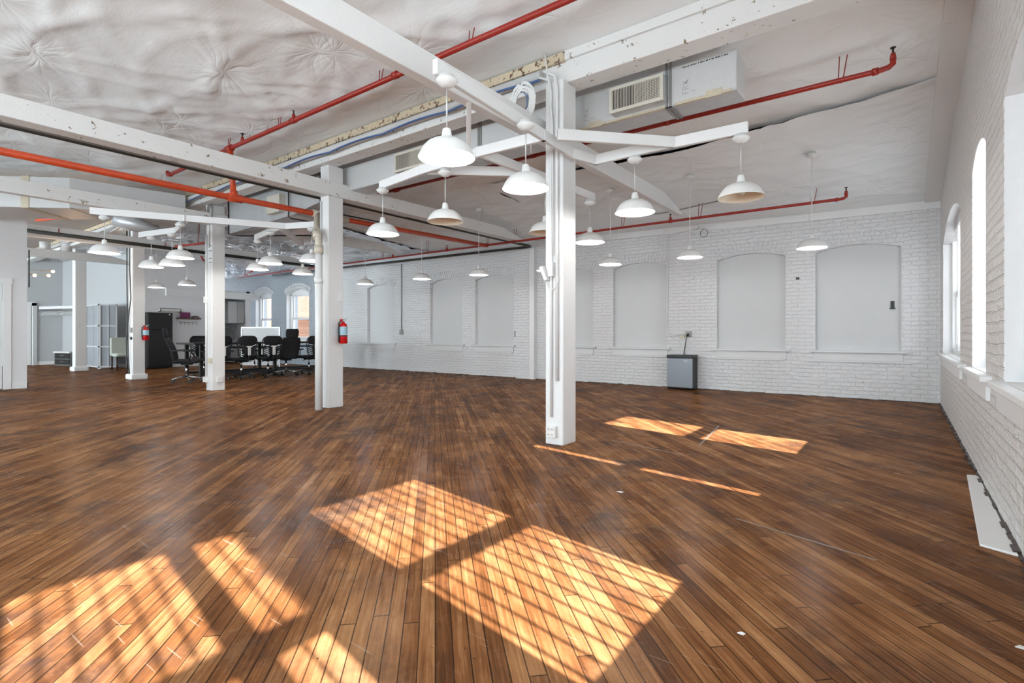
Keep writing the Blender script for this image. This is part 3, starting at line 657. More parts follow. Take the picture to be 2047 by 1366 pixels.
# insulated pipe, conduits and blue cable along the girder
pipe('insulated_pipe', 'white wrapped pipe hung along the front of the girder left of the nearest column', [(-23.5, 4.335, 3.62), (-2.86, 4.335, 3.625)], 0.045, 'trim' if 0 else 'duct', None, hangers=[(x, 4.335, 3.62, 3.72) for x in (-4.0, -5.05, -6.2, -7.4, -8.6)], hang_mat='black')
cb = [(-2.86, 4.30, 3.56)]
for i in range(60):
    x = -2.95-i*0.16; cb.append((x, 4.285, 3.555+0.030*abs(math.sin(i*0.45))))
one('cable', MB().tube(cb, 0.011, 6), M['blue'], 'blue cable looping along the girder between the first two columns', 'cable')
for k in range(3):
    pth = [(-12.5-0.1*k, 4.30-0.02*k, 3.60), (-13.2, 4.28, 3.50-0.03*k), (-14.1, 4.26, 3.58), (-15.4, 4.26, 3.50-0.03*k), (-16.4, 4.28, 3.56)]
    one('cable', MB().tube(pth, 0.014, 6), M['greypipe'], 'bundled grey cables along the girder left of the fourth column', 'cable', 'grey cables on the girder')
for k, pts in enumerate(([(-14.40, 4.50, 3.5), (-14.44, 4.51, 2.6), (-14.40, 4.52, 1.9), (-14.60, 4.51, 1.2), (-14.54, 4.51, 0.6), (-14.42, 4.50, 0.14)],
                         [(-14.62, 4.51, 3.5), (-14.64, 4.515, 2.4), (-14.60, 4.515, 1.5), (-14.66, 4.51, 0.9), (-14.6, 4.50, 0.14)])):
    P_ = []
    for a, b in zip(pts[:-1], pts[1:]):
        for s_ in range(5): P_.append(tuple(Vector(a).lerp(Vector(b), s_/5)))
    P_.append(pts[-1])
    one('cable', MB().tube(P_, 0.012, 6), M['black'], ('right hand black cable hanging loosely down the fourth column', 'left hand black cable hanging loosely down the fourth column')[k], 'cable')
def coil(cx, cy, cz, r, n, seed, nx=(1, 0)):
    rr = random.Random(seed); P_ = []
    for i in range(n*18):
        a = 2*PI*i/18; k = i//18; R = r*(0.82+0.22*math.sin(k*2.3)); 
        P_.append((cx+nx[0]*math.sin(a)*R*0.85+rr.uniform(-.004, .004), cy+nx[1]*math.sin(a)*R*0.85-0.02+0.005*math.sin(k*1.7), cz+math.cos(a)*R*(1.12+0.08*math.sin(k*1.1))))
    return P_
cc = thing('cable_coil', 'coil of white and blue network cable hung left of the nearest column', 'cable', (-2.92, 4.2, 3.31))
MB().tube(coil(-2.98, 4.20, 3.33, 0.17, 13, 4), 0.0075, 6).build('white_cable', M['whiteplastic'], cc)
MB().tube(coil(-3.02, 4.22, 3.34, 0.12, 2, 8), 0.005, 6).build('blue_cable', M['blue'], cc)
MB().tube([(-2.95, 4.24, 3.18), (-2.93, 4.25, 3.0), (-2.92, 4.24, 2.83)], 0.006, 6).build('loose_end', M['whiteplastic'], cc)
cc = thing('cable_coil', 'coil of grey cable hung on the upper part of the third column', 'cable', (-10.4, 4.5, 3.4))
MB().tube(coil(-10.42, 4.55, 3.38, 0.13, 7, 14), 0.006, 6).build('coiled_cable', M['greypipe'], cc)
# conduits and boxes on columns
def conduit(pts, r, label, mat='paint', name='conduit'): return one(name, MB().tube(pts, r, 8), M[mat], label, 'conduit', None)
conduit([(-2.72, 4.29, 0.27), (-2.72, 4.29, 2.0), (-2.72, 4.29, 3.40), (-2.74, 4.29, 3.52), (-2.86, 4.29, 3.58)], 0.012, 'thin white conduit up the middle of the nearest column down to its outlet')
conduit([(-2.655, 4.29, 0.62), (-2.655, 4.29, 3.42), (-2.68, 4.29, 3.55), (-2.80, 4.29, 3.62)], 0.016, 'thicker white conduit ending above the foot of the nearest column')
conduit([(-2.79, 4.285, 3.8), (-2.74, 4.275, 3.5), (-2.70, 4.28, 3.1), (-2.69, 4.28, 1.82)], 0.007, 'loose white cable down the nearest column to the wall adapter', 'whiteplastic', 'cable')
conduit([(-6.78, 4.47, 0.22), (-6.78, 4.47, 3.0)], 0.014, 'white conduit down the second column with a sleeve at its foot')
conduit([(-10.61, 4.545, 0.15), (-10.61, 4.545, 2.95)], 0.022, 'white conduit down the left edge of the third column')
conduit([(-10.50, 4.54, 2.7), (-10.50, 4.54, 3.30), (-10.60, 4.54, 3.55), (-10.75, 4.54, 3.75)], 0.018, 'white conduit bending over the beam at the third column')
ob = thing('outlet_box', 'white four-socket outlet strip near the foot of the nearest column', 'outlet', (-2.73, 4.29, 0.13))
bevel(MB().box((-2.765, 4.27, 0.075), (-2.665, 4.31, 0.185)).build('plate', M['whiteplastic'], ob), 0.004)
for k in range(4):
    cx_, cz_ = -2.735+0.04*(k % 2), 0.155-0.05*(k//2)
    so = MB().cyl((cx_, 4.271, cz_), (cx_, 4.266, cz_), 0.015).build('socket', M['whiteplastic'], ob)
    MB().box((cx_-0.008, 4.264, cz_-0.006), (cx_-0.005, 4.267, cz_+0.006)).box((cx_+0.005, 4.264, cz_-0.006), (cx_+0.008, 4.267, cz_+0.006)).build('slot', M['dark'], so)
ad = thing('power_adapter', 'white plug adapter with a cable loop halfway up the nearest column', 'adapter', (-2.72, 4.28, 1.7))
bevel(MB().box((-2.735, 4.25, 1.62), (-2.685, 4.308, 1.76)).build('adapter_body', M['whiteplastic'], ad), 0.004)
bevel(MB().box((-2.80, 4.24, 1.58), (-2.765, 4.29, 1.73), Matrix.Rotation(math.radians(-24), 3, 'Y')).build('plug_body', M['whiteplastic'], ad), 0.004)
lp = [(-2.78+0.07-0.075*math.cos(a), 4.285, 1.62-0.12*math.sin(a)) for a in [PI*i/14 for i in range(15)]]
MB().tube(lp, 0.006, 6).build('cable_loop', M['whiteplastic'], ad)
def box_on(name, a, b, mat, label, cat='box'): return bevel(one(name, MB().box(a, b), M[mat], label, cat), 0.004)
box_on('outlet_box', (-10.66, 4.50, 0.16), (-10.56, 4.56, 0.26), 'whiteplastic', 'white outlet box at the left foot of the third column', 'outlet')
box_on('outlet_box', (-10.41, 4.64, 0.16), (-10.37, 4.74, 0.26), 'whiteplastic', 'white outlet box at the right foot of the third column', 'outlet')
ob = thing('outlet_box', 'pair of yellowed outlets low on the third column', 'outlet', (-10.47, 4.55, 0.56))
for k in (0, 1): bevel(MB().box((-10.52+0.065*k, 4.535, 0.52), (-10.47+0.065*k, 4.565, 0.62)).build('outlet', M['oldplastic'], ob), 0.004)
box_on('junction_box', (-10.665, 4.515, 1.66), (-10.575, 4.565, 1.78), 'whiteplastic', 'white junction box on the conduit of the third column', 'box')
box_on('wall_switch', (-14.50, 4.53, 1.10), (-14.41, 4.56, 1.22), 'greypipe', 'small framed switch on the fourth column', 'switch')
one('thermostat', MB().cyl((-14.46, 4.556, 0.97), (-14.46, 4.53, 0.97), 0.036, seg=20), M['black'], 'round black thermostat below the switch on the fourth column', 'thermostat')
box_on('switch_box', (-6.62, 4.66, 1.55), (-6.595, 4.72, 1.68), 'whiteplastic', 'white box on the right side of the second column', 'box')
for k, z_ in enumerate((2.73, 2.64, 2.50, 2.42)):
    one('staple', MB().tube([(-10.52, 4.556, z_), (-10.43, 4.556, z_)], 0.006, 6), M['black'], 'short black staple in a ladder on the third column', 'staple', 'staples on the third column')

# ------------------------------------------------------------------ air duct behind the columns
DY0, DY1, DZ0, DZ1 = 4.83, 5.14, 3.20, 3.56
du = thing('air_duct', 'long white wrapped air duct with grilles hung behind the girder', 'duct', (-4, 5, 3.2))
bevel(MB().box((-6.95, DY0, DZ0+0.012), (-1.16, DY1, DZ1)).build('duct_body', M['duct'], du), 0.008)
MB().box((-6.95, DY0+0.004, DZ0), (-1.165, DY1-0.004, DZ0+0.012)).build('duct_underside', M['ductside'], du)
tp = MB(); tp.box((-1.70, DY0-0.004, DZ0-0.003), (-1.20, DY0+0.03, DZ0+0.022)).box((-3.1, DY0-0.004, DZ0-0.003), (-1.78, DY0+0.03, DZ0+0.02))
tp.build('tape', M['ducttape'], du)
for x in (-1.42, -2.60): MB().box((x, DY0-0.008, DZ0-0.012), (x+0.14, DY0, DZ0+0.05)).build('tape_patch', M['ducttape'], du)
for x in (-1.79, -4.1):
    st = MB(); 
    for dx in (0, 0.035): st.box((x+dx, DY0-0.012, DZ0-0.012), (x+dx+0.022, DY0, 3.74)).box((x+dx, DY0-0.012, DZ0-0.012), (x+dx+0.022, DY1+0.012, DZ0-0.004)).box((x+dx, DY1, DZ0-0.012), (x+dx+0.022, DY1+0.012, 3.72))
    st.build('hanging_strap', M['greypipe'], du)
def grille(x0, x1, label):
    g = MB(); y = DY0-0.13; z0, z1 = 3.225, 3.475
    b = 0.03
    g.box((x0, y, z0), (x1, y+0.012, z0+b)).box((x0, y, z1-b), (x1, y+0.012, z1)).box((x0, y, z0+b), (x0+b, y+0.012, z1-b)).box((x1-b, y, z0+b), (x1, y+0.012, z1-b))
    go = g.build('grille_frame', M['grille'], du); go['label'] = label
    MB().box((x0+0.006, y+0.012, z0+0.004), (x1-0.006, DY0, z1-0.004)).build('grille_collar', M['ductside'], go)
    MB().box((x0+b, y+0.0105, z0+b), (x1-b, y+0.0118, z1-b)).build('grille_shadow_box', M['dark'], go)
    sl = MB(); n = 30
    for i in range(n):
        x = x0+b+(x1-x0-2*b)*(i+0.5)/n; sl.box((x-0.0028, y+0.001, z0+b), (x+0.0028, y+0.006, z1-b))
    sl.build('vanes', M['grille'], go)
    s2 = MB(); n = 13
    for i in range(n):
        z = z0+b+(z1-z0-2*b)*(i+0.5)/n; s2.box((x0+b+(x1-x0)*0.42, y+0.006, z-0.0025), (x1-b, y+0.010, z+0.0025))
    s2.build('cross_vanes', M['grille'], go)
grille(-2.31, -1.77, 'cream air grille right of the nearest column'); grille(-5.46, -4.84, 'cream air grille between the first two columns')
def text(s_, loc, size, parent, mat, rot, name='lettering', ext=0.001):
    c = bpy.data.curves.new(name, 'FONT'); c.body = s_; c.size = size; c.extrude = ext; c.resolution_u = 3; c.offset = -0.002
    tmp = bpy.data.objects.new(name+'_outline', c); col.objects.link(tmp); bpy.context.view_layer.update()
    me = bpy.data.meshes.new_from_object(tmp.evaluated_get(bpy.context.evaluated_depsgraph_get())); bpy.data.objects.remove(tmp)
    me.materials.clear(); me.materials.append(mat); o = bpy.data.objects.new(name, me); col.objects.link(o); o.parent = parent
    b = BASE.get(parent, Vector((0, 0, 0))); o.matrix_local = Matrix.Translation(Vector(loc)-b) @ rot.to_4x4(); return o
RUP = Matrix(((0, -1, 0), (0, 0, -1), (1, 0, 0)))
text('FRK', (-1.575, DY0-0.001, DZ0+0.07), 0.085, du, M['ink'], RUP)
text('3', (-1.515, DY0-0.001, DZ0+0.075), 0.06, du, M['ink'], RUP)
text('FRK', (-2.60, DY0-0.001, DZ0+0.07), 0.085, du, M['ink'], RUP)
text('3', (-2.54, DY0-0.001, DZ0+0.075), 0.06, du, M['ink'], RUP)
pm = MB(); rr = random.Random(2); x = -1.63
while x < -1.24:
    w_ = rr.uniform(0.004, 0.010); pm.box((x, DY0-0.0015, 3.522), (x+w_, DY0, 3.522+rr.uniform(0.007, 0.012))); x += w_+rr.choice((0.003, 0.003, 0.012))
pm.build('print_line', M['dark'], du)
# transition box and left run behind the third column
du2 = thing('air_duct', 'silver duct box with small side grille between the second and third columns', 'duct', (-8.6, 5, 3.0))
bx = MB(); vs = [(-10.3, 4.83, 2.98), (-8.1, 4.83, 3.05), (-6.96, DY0, DZ0), (-6.96, DY1, DZ0), (-8.1, 5.9, 3.05), (-10.3, 5.9, 2.98),
                 (-10.3, 4.83, 3.55), (-8.1, 4.83, 3.58), (-6.96, DY0, DZ1), (-6.96, DY1, DZ1), (-8.1, 5.9, 3.5), (-10.3, 5.9, 3.5)]
bx.add(vs, [(0, 5, 4, 1), (1, 4, 3, 2), (6, 7, 10, 11), (7, 8, 9, 10), (0, 1, 7, 6), (1, 2, 8, 7), (5, 11, 10, 4), (4, 10, 9, 3), (0, 6, 11, 5), (2, 3, 9, 8)])
bx.build('duct_body', M['ductside'], du2)
MB().box((-8.75, 4.72, 3.12), (-8.35, 4.83, 3.42)).build('side_grille', M['grille'], du2)
for x in (-8.2, -7.3): MB().tube([(x, 4.80, 3.66), (x, 4.80, 3.02), (x+0.05, 4.82, 2.99), (x+0.1, 5.9, 2.99)], 0.012, 6).build('hanging_rod', M['black'], du2)
MB().tube([(-10.32, 4.82, 3.6), (-10.32, 4.82, 2.97), (-10.2, 5.0, 2.955), (-8.9, 5.9, 2.955)], 0.014, 6).build('hanging_rod', M['black'], du2)
du3 = thing('air_duct', 'large grey wrapped duct with an elbow above the white partition at far left', 'duct', (-11, 3, 3.1))
def ductleg(p, q, wdt, z0, z1):
    p, q = Vector((*p, 0)), Vector((*q, 0)); d = (q-p).normalized(); n = Vector((-d.y, d.x, 0))*wdt
    vs = [(v.x, v.y, z) for z in (z0, z1) for v in (p, q, q+n, p+n)]
    return MB().add(vs, [(3, 2, 1, 0), (4, 5, 6, 7), (0, 1, 5, 4), (1, 2, 6, 5), (2, 3, 7, 6), (3, 0, 4, 7)])
bevel(ductleg((-13.2, 0.68), (-11.05, 2.62), 0.9, 3.15, 3.66).build('duct_leg', M['duct'], du3), 0.01)
bevel(ductleg((-11.05, 2.60), (-10.74, 4.24), 0.7, 3.16, 3.66).build('duct_leg', M['duct'], du3), 0.01)
MB().cyl((-11.3, 3.3, 3.16), (-11.1, 3.9, 2.95), 0.16, 0.10, 14).build('flexible_stub', M['ductside'], du3)
for (x, y) in ((-12.6, 1.22), (-11.6, 2.12)):
    ductleg((x, y-0.012), (x+0.09, y+0.069), 0.92, 3.142, 3.668).build('tape_band', M['ducttape'], du3)

# ------------------------------------------------------------------ pendant lamps
def cord_len(zc): return zc-2.2-0.155
def pendant_proto(lit=True):
    r = thing('pendant_lamp', None, None, (0, 0, 0))
    sh = MB(); sh.lathe([(0.030, 0.120), (0.060, 0.117), (0.092, 0.107), (0.122, 0.090), (0.148, 0.064), (0.165, 0.036), (0.176, 0.012), (0.182, 0.002), (0.182, -0.003)], seg=40)
    so = sh.build('lamp_shade', M['shade'], r)
    MB().lathe([(0.180, -0.002), (0.173, 0.010), (0.161, 0.034), (0.144, 0.061), (0.118, 0.086), (0.088, 0.102), (0.05, 0.110), (0.001, 0.112)], seg=40).build('shade_lining', M['shade_in'] if lit else M['shade_cream'], so)
    MB().lathe([(0.001, 0.188), (0.016, 0.188), (0.027, 0.180), (0.029, 0.165), (0.036, 0.120), (0.037, 0.108)], seg=24).build('socket_cap', M['shade'], r)
    MB().lathe([(0.012, 0.105), (0.018, 0.095), (0.034, 0.06), (0.036, 0.045), (0.028, 0.028), (0.001, 0.018)], seg=20).build('bulb', M['bulb'] if lit else M['bulb_off'], r)
    MB().cyl((0, 0, 0), (0, 0, 1), 0.0045, seg=8).build('cord', M['whiteplastic'], r)
    MB().lathe([(0.001, -0.070), (0.022, -0.070), (0.040, -0.062), (0.058, -0.048), (0.068, -0.034), (0.070, -0.026), (0.056, -0.020), (0.052, 0.0), (0.001, 0.0)], seg=24).build('canopy', M['shade'], r)
    if lit:
        ld = bpy.data.lights.new('lamp_light', 'POINT'); ld.energy = 9; ld.color = (1.0, 0.97, 0.93); ld.shadow_soft_size = 0.03
        lo = bpy.data.objects.new('lamp_light', ld); col.objects.link(lo); lo.parent = r; lo.location = (0, 0, -0.015)
    return r
PL = pendant_proto(True); PU = pendant_proto(False); used = {True: False, False: False}
GF, GB, GR = 'pendant lamps on the lumber frame by the nearest column', 'pendant lamps hung from the ceiling before the back wall', 'pendant lamps in the left part of the hall'
LAMPS = [(-2.343, 2.451, FZ, 1, GF, 'biggest and nearest lit white pendant lamp, left of the nearest column'),
 (-2.35, 3.339, FZ, 1, GF, 'second nearest lit pendant, hanging just left of the nearest column below the cable coil'),
 (-2.0, 4.603, FZ, 1, GF, 'lit pendant lamp hanging close right of the nearest column'),
 (-1.076, 4.621, FZ, 0, GF, 'unlit pendant with cream inside at the right tip of the lumber frame'),
 (-4.715, 3.894, FZ, 1, GF, 'lit pendant at the left tip of the lumber frame, right of the second column'),
 (-3.688, 3.836, FZ, 0, GF, 'unlit cream pendant hanging below the nearest lit one, before the long beam'),
 (-3.10, 5.779, FZ, 1, GF, 'lit pendant peeping out low behind the right edge of the nearest column'),
 (-3.20, 4.923, FZ, 0, GF, 'unlit cream pendant half hidden behind the left edge of the nearest column'),
 (-2.525, 7.796, None, 1, GB, 'lit pendant before the back wall above the small refrigerator'),
 (-3.816, 7.81, None, 1, GB, 'lit pendant before the blank window just right of the nearest column'),
 (-0.96, 7.891, None, 1, GB, 'rightmost lit pendant, before the last blank window by the corner'),
 (-5.084, 7.873, None, 1, GB, 'lit pendant low behind the left edge of the nearest column, before the white pilaster'),
 (-6.517, 7.697, None, 1, GB, 'lit pendant before the blank window left of the brick pilaster'),
 (-7.93, 7.558, None, 1, GB, 'lit pendant before the middle one of the three blank windows left of the pilaster'),
 (-9.748, 7.551, None, 1, GB, 'lit pendant right beside the second column, above the outlying blank window'),
 (-8.93, 2.49, FZ, 1, GR, 'leftmost large lit pendant, at the left tip of the other lumber frame'),
 (-8.60, 3.322, FZ, 1, GR, 'lit pendant left of the third column, the upper one of an overlapping pair'),
 (-10.178, 3.487, FZ, 1, GR, 'lit pendant before the fourth column and its hanging cables'),
 (-9.6, 3.586, FZ, 1, GR, 'lit pendant partly covered by the nearer one left of the third column'),
 (-14.548, 5.096, None, 1, GR, 'small far lit pendant above the top of the black refrigerator'),
 (-13.241, 5.256, None, 1, GR, 'small far lit pendant beside the red drop pipe, above the kitchen soffit'),
 (-9.068, 4.73, FZ, 1, GR, 'lit pendant right of the third column, the leftmost of the cluster there'),
 (-8.15, 4.46, FZ, 1, GR, 'lit pendant in the middle of the cluster right of the third column'),
 (-7.34, 4.68, FZ, 1, GR, 'lit pendant beside the cream drain pipe, the upper of two'),
 (-9.053, 5.58, FZ, 1, GR, 'lit pendant beside the cream drain pipe, the lower of two')]
for (x, y, zc, lit, grp, lab) in LAMPS:
    lit = bool(lit); src = PL if lit else PU
    o = src if not used[lit] else copy_tree(src)
    used[lit] = True; LAMPS_LAST = o
    if zc is None: zc = ceil_z(x, y)-0.02
    o.location = (x, y, 2.2); tag(o, lab, 'pendant lamp', grp)
    for ch in o.children:
        if ch.name.startswith('cord'): ch.location = (0, 0, 0.185); ch.scale = (1, 1, zc-2.2-0.185-0.06)
        if ch.name.startswith('canopy'): ch.location = (0, 0, zc-2.2)

# ------------------------------------------------------------------ small refrigerator and what is on the back wall
fx, fy = -3.42, 10.0
mf = thing('compact_refrigerator', 'compact black refrigerator with silver door against the back wall', 'refrigerator', (-3.42, 10.0, 0))
bevel(MB().box((-3.68, 10.045, 0.02), (-3.19, 10.30, 0.655)).build('cabinet', M['black'], mf), 0.008)
dr_ = bevel(MB().box((-3.68, 10.0, 0.045), (-3.19, 10.042, 0.605)).build('door', M['silverdoor'], mf), 0.006)
bevel(MB().box((-3.685, 9.99, 0.607), (-3.185, 10.30, 0.665)).build('top', M['black'], mf), 0.005)
MB().box((-3.36, 9.997, 0.55), (-3.28, 10.0, 0.56)).build('badge', M['metal'], dr_)
for x_ in (-3.65, -3.23): MB().cyl((x_, 10.02, 0), (x_, 10.02, 0.05), 0.02, seg=10).build('foot', M['black'], mf)
ob = thing('wall_outlet', 'grey metal outlet with a black plug above the small refrigerator', 'outlet', (-3.375, 10.33, 1.07))
bevel(MB().box((-3.43, 10.315, 1.015), (-3.32, 10.35, 1.125)).build('outlet_plate', M['greypipe'], ob), 0.004)
MB().cyl((-3.375, 10.315, 1.06), (-3.375, 10.27, 1.05), 0.022, seg=12).build('outlet_socket', M['dark'], ob)
pts = [(-3.375, 10.28, 1.05), (-3.40, 10.28, 0.98), (-3.42, 10.29, 0.85), (-3.45, 10.30, 0.72), (-3.46, 10.31, 0.62)]
MB().tube(pts, 0.008, 8).build('power_cord', M['black'], mf)
one('blank_plate', MB().box((-3.55, 10.335, 0.98), (-3.45, 10.352, 1.04)), M['oldplastic'], 'beige blank plate beside the grey outlet on the back wall', 'plate')
def wallpipe(pts, r, lab, mat='paint'): return one('conduit', MB().tube(pts, r, 8), M[mat], lab, 'conduit')
wallpipe([(-3.05, 10.0, 3.12), (-3.2, 10.3, 3.10), (-3.74, 10.33, 3.06), (-3.78, 10.335, 2.98), (-3.80, 10.335, 1.25), (-3.78, 10.335, 1.12), (-3.70, 10.335, 1.06), (-3.43, 10.335, 1.06)], 0.013, 'white conduit down the back wall to the outlet above the small refrigerator')
one('cable_coil', MB().tube([(-3.05+0.07*math.cos(a), 10.25, 3.0+0.08*math.sin(a)) for a in [2*PI*i/20 for i in range(41)]], 0.006, 6), M['greypipe'], 'small cable loop at the back wall ceiling edge near the tie beam end', 'cable')
wallpipe([(-11.68, 10.335, 3.1), (-11.68, 10.335, 1.18)], 0.014, 'grey conduit down the back wall left of the two close blank windows', 'greypipe')
box_on('wall_outlet', (-11.75, 10.31, 1.05), (-11.62, 10.35, 1.19), 'greypipe', 'grey outlet box at the end of the conduit between blank windows', 'outlet')
box_on('wall_outlet', (-7.60, 10.31, 1.0), (-7.53, 10.35, 1.14), 'greypipe', 'grey outlet box tucked against the brick pilaster', 'outlet')
one('panel_latch', MB().box((-0.16, 10.42, 1.48), (-0.11, 10.436, 1.60)).box((-0.175, 10.40, 1.475), (-0.095, 10.436, 1.49)), M['black'], 'small black latch on the last blank window panel', 'latch')
one('wall_box', MB().box((-1.50, 10.33, 2.02), (-1.45, 10.352, 2.06)), M['black'], 'small black square fixture on the bricks between the last two blank windows', 'fixture')
# black cable stub pieces over the tie beam end
one('cable', MB().tube([(-3.62, 8.55, 3.14), (-3.3, 8.6, 3.10), (-2.9, 8.62, 3.13), (-2.3, 8.7, 3.2), (-2.1, 8.7, 3.27)], 0.012, 6), M['greypipe'], 'dark cable draped over the red pipe at the tie beam end', 'cable')
# loose white board on the floor by the right wall
bevel(one('loose_board', MB().prism([(0.385, 5.22), (0.452, 5.24), (0.445, 3.47), (0.31, 3.53)], 'z', 0.0, 0.012), M['trim'], 'long loose white board lying on the floor against the right wall', 'board'), 0.003, 1)
for (x, y, s_, lab) in ((-1.535, 3.293, 0.022, 'grey paint scrap on the floor in front of the nearest column'), (-0.463, 1.995, 0.013, 'white scrap of paper on the foreground floor boards'), (0.325, 2.476, 0.018, 'white scrap at the right picture edge by the wall')):
    one('paper_scrap', MB().prism([(x-s_, y-s_*.5), (x+s_*.6, y-s_*.7), (x+s_, y+s_*.3), (x-s_*.2, y+s_*.6)], 'z', 0.0, 0.003), M['whiteplastic'], lab, 'scrap')
# pale tape and scratches left on the floor boards
for (p, q, w_, lab) in (((-1.565, 5.10), (-1.72, 6.35), 0.018, 'translucent strip of old tape across the far sun patch'), ((-2.35, 4.85), (-1.55, 4.62), 0.015, 'faint pale tape line on the floor right of the nearest column'), ((-0.78, 3.22), (-0.10, 3.02), 0.012, 'faint pale tape line on the floor at right')):
    one('floor_tape', MB().board((*p, 0.0), (*q, 0.0), w_, 0.0015), simple('pale_floor_tape', (0.27, 0.20, 0.155), 0.35, 0, 0.5, 60, 0.3), lab, 'tape')

# ------------------------------------------------------------------ extinguishers
def extinguisher(x, y, z, label):
    e = thing('fire_extinguisher', label, 'extinguisher', (x, y, z), 'fire extinguishers hung on columns')
    MB().lathe([(0.001, 0), (0.055, 0), (0.062, 0.01), (0.062, 0.25), (0.05, 0.285), (0.025, 0.30), (0.02, 0.32), (0.001, 0.32)], (x, y, z), 24).build('cylinder_body', M['extred'], e)
    MB().lathe([(0.0632, 0.125), (0.0632, 0.245)], (x, y, z), 24).build('label_sheet', M['label'], e)
    a = MB(); a.box((x-0.012, y-0.03, z+0.32), (x+0.012, y+0.05, z+0.335)).box((x-0.012, y-0.02, z+0.345), (x+0.012, y+0.07, z+0.357), Matrix.Rotation(0.3, 3, 'X')); a.build('handle', M['metal'], e)
    MB().cyl((x, y-0.03, z+0.325), (x, y-0.03, z+0.355), 0.022, seg=12).build('gauge', M['extred'], e)
    MB().tube([(x, y-0.03, z+0.33), (x+0.01, y-0.075, z+0.30), (x+0.01, y-0.085, z+0.2), (x+0.01, y-0.078, z+0.08), (x+0.005, y-0.07, z+0.02)], 0.010, 8).build('hose', M['black'], e)
    MB().lathe([(0.0645, 0.105), (0.0645, 0.12)], (x, y, z), 24).build('strap', M['black'], e)
extinguisher(-6.52, 4.66, 0.93, 'red fire extinguisher with blue label on the second column')
extinguisher(-14.345, 4.80, 0.92, 'red fire extinguisher on the fourth column, before the black refrigerator')

# ------------------------------------------------------------------ office chairs and table
def base5(r, mat, R=0.30):
    b = MB(); b.cyl((0, 0, 0.07), (0, 0, 0.13), 0.035, 0.028, 14)
    for k in range(5):
        a = 2*PI*k/5+0.3; c, s_ = math.cos(a), math.sin(a)
        b.tube([(0.02*c, 0.02*s_, 0.115), (R*0.6*c, R*0.6*s_, 0.105), (R*c, R*s_, 0.075)], 0.016, 8, radii=[0.022, 0.017, 0.012])
    b.build('star_base', M[mat], r)
    for k in range(5):
        a = 2*PI*k/5+0.3; c, s_ = math.cos(a)*R, math.sin(a)*R; w_ = MB()
        for dd in (-0.016, 0.016): w_.cyl((c-math.sin(a)*dd-0.009, s_+math.cos(a)*dd, 0.028), (c-math.sin(a)*dd+0.009, s_+math.cos(a)*dd, 0.028), 0.028, seg=12)
        w_.cyl((c, s_, 0.03), (c, s_, 0.08), 0.008, seg=8); w_.build('caster', M['black'], r)
def rounded_panel(mb, w0, w1, z0, z1, yfun, th, nz=10, nx=10, rnd=0.25):
    """curved upholstered panel; half widths w0 at the bottom and w1 at the top; yfun(u, t) gives depth"""
    F, Bk = [], []
    for i in range(nz+1):
        t = i/nz; e = min(t, 1-t)/rnd; hw = (w0+(w1-w0)*t)*(1 if e >= 1 else (1-(1-e)**2*0.22))
        for j in range(nx+1):
            u = -1+2*j/nx; F.append((hw*u, yfun(u, t)+th/2, z0+(z1-z0)*t)); Bk.append((hw*u, yfun(u, t)-th/2, z0+(z1-z0)*t))
    n = nx+1; N = len(F); fs = []
    for i in range(nz):
        for j in range(nx):
            a = i*n+j; fs.append((a, a+1, a+n+1, a+n)); fs.append((N+a, N+a+n, N+a+n+1, N+a+1))
    for j in range(nx): fs.append((j, N+j, N+j+1, j+1)); a = nz*n+j; fs.append((a, a+1, N+a+1, N+a))
    for i in range(nz): a = i*n; fs.append((a, a+n, N+a+n, N+a)); a = i*n+nx; fs.append((a, N+a, N+a+n, a+n))
    return mb.add(F+Bk, fs, True)
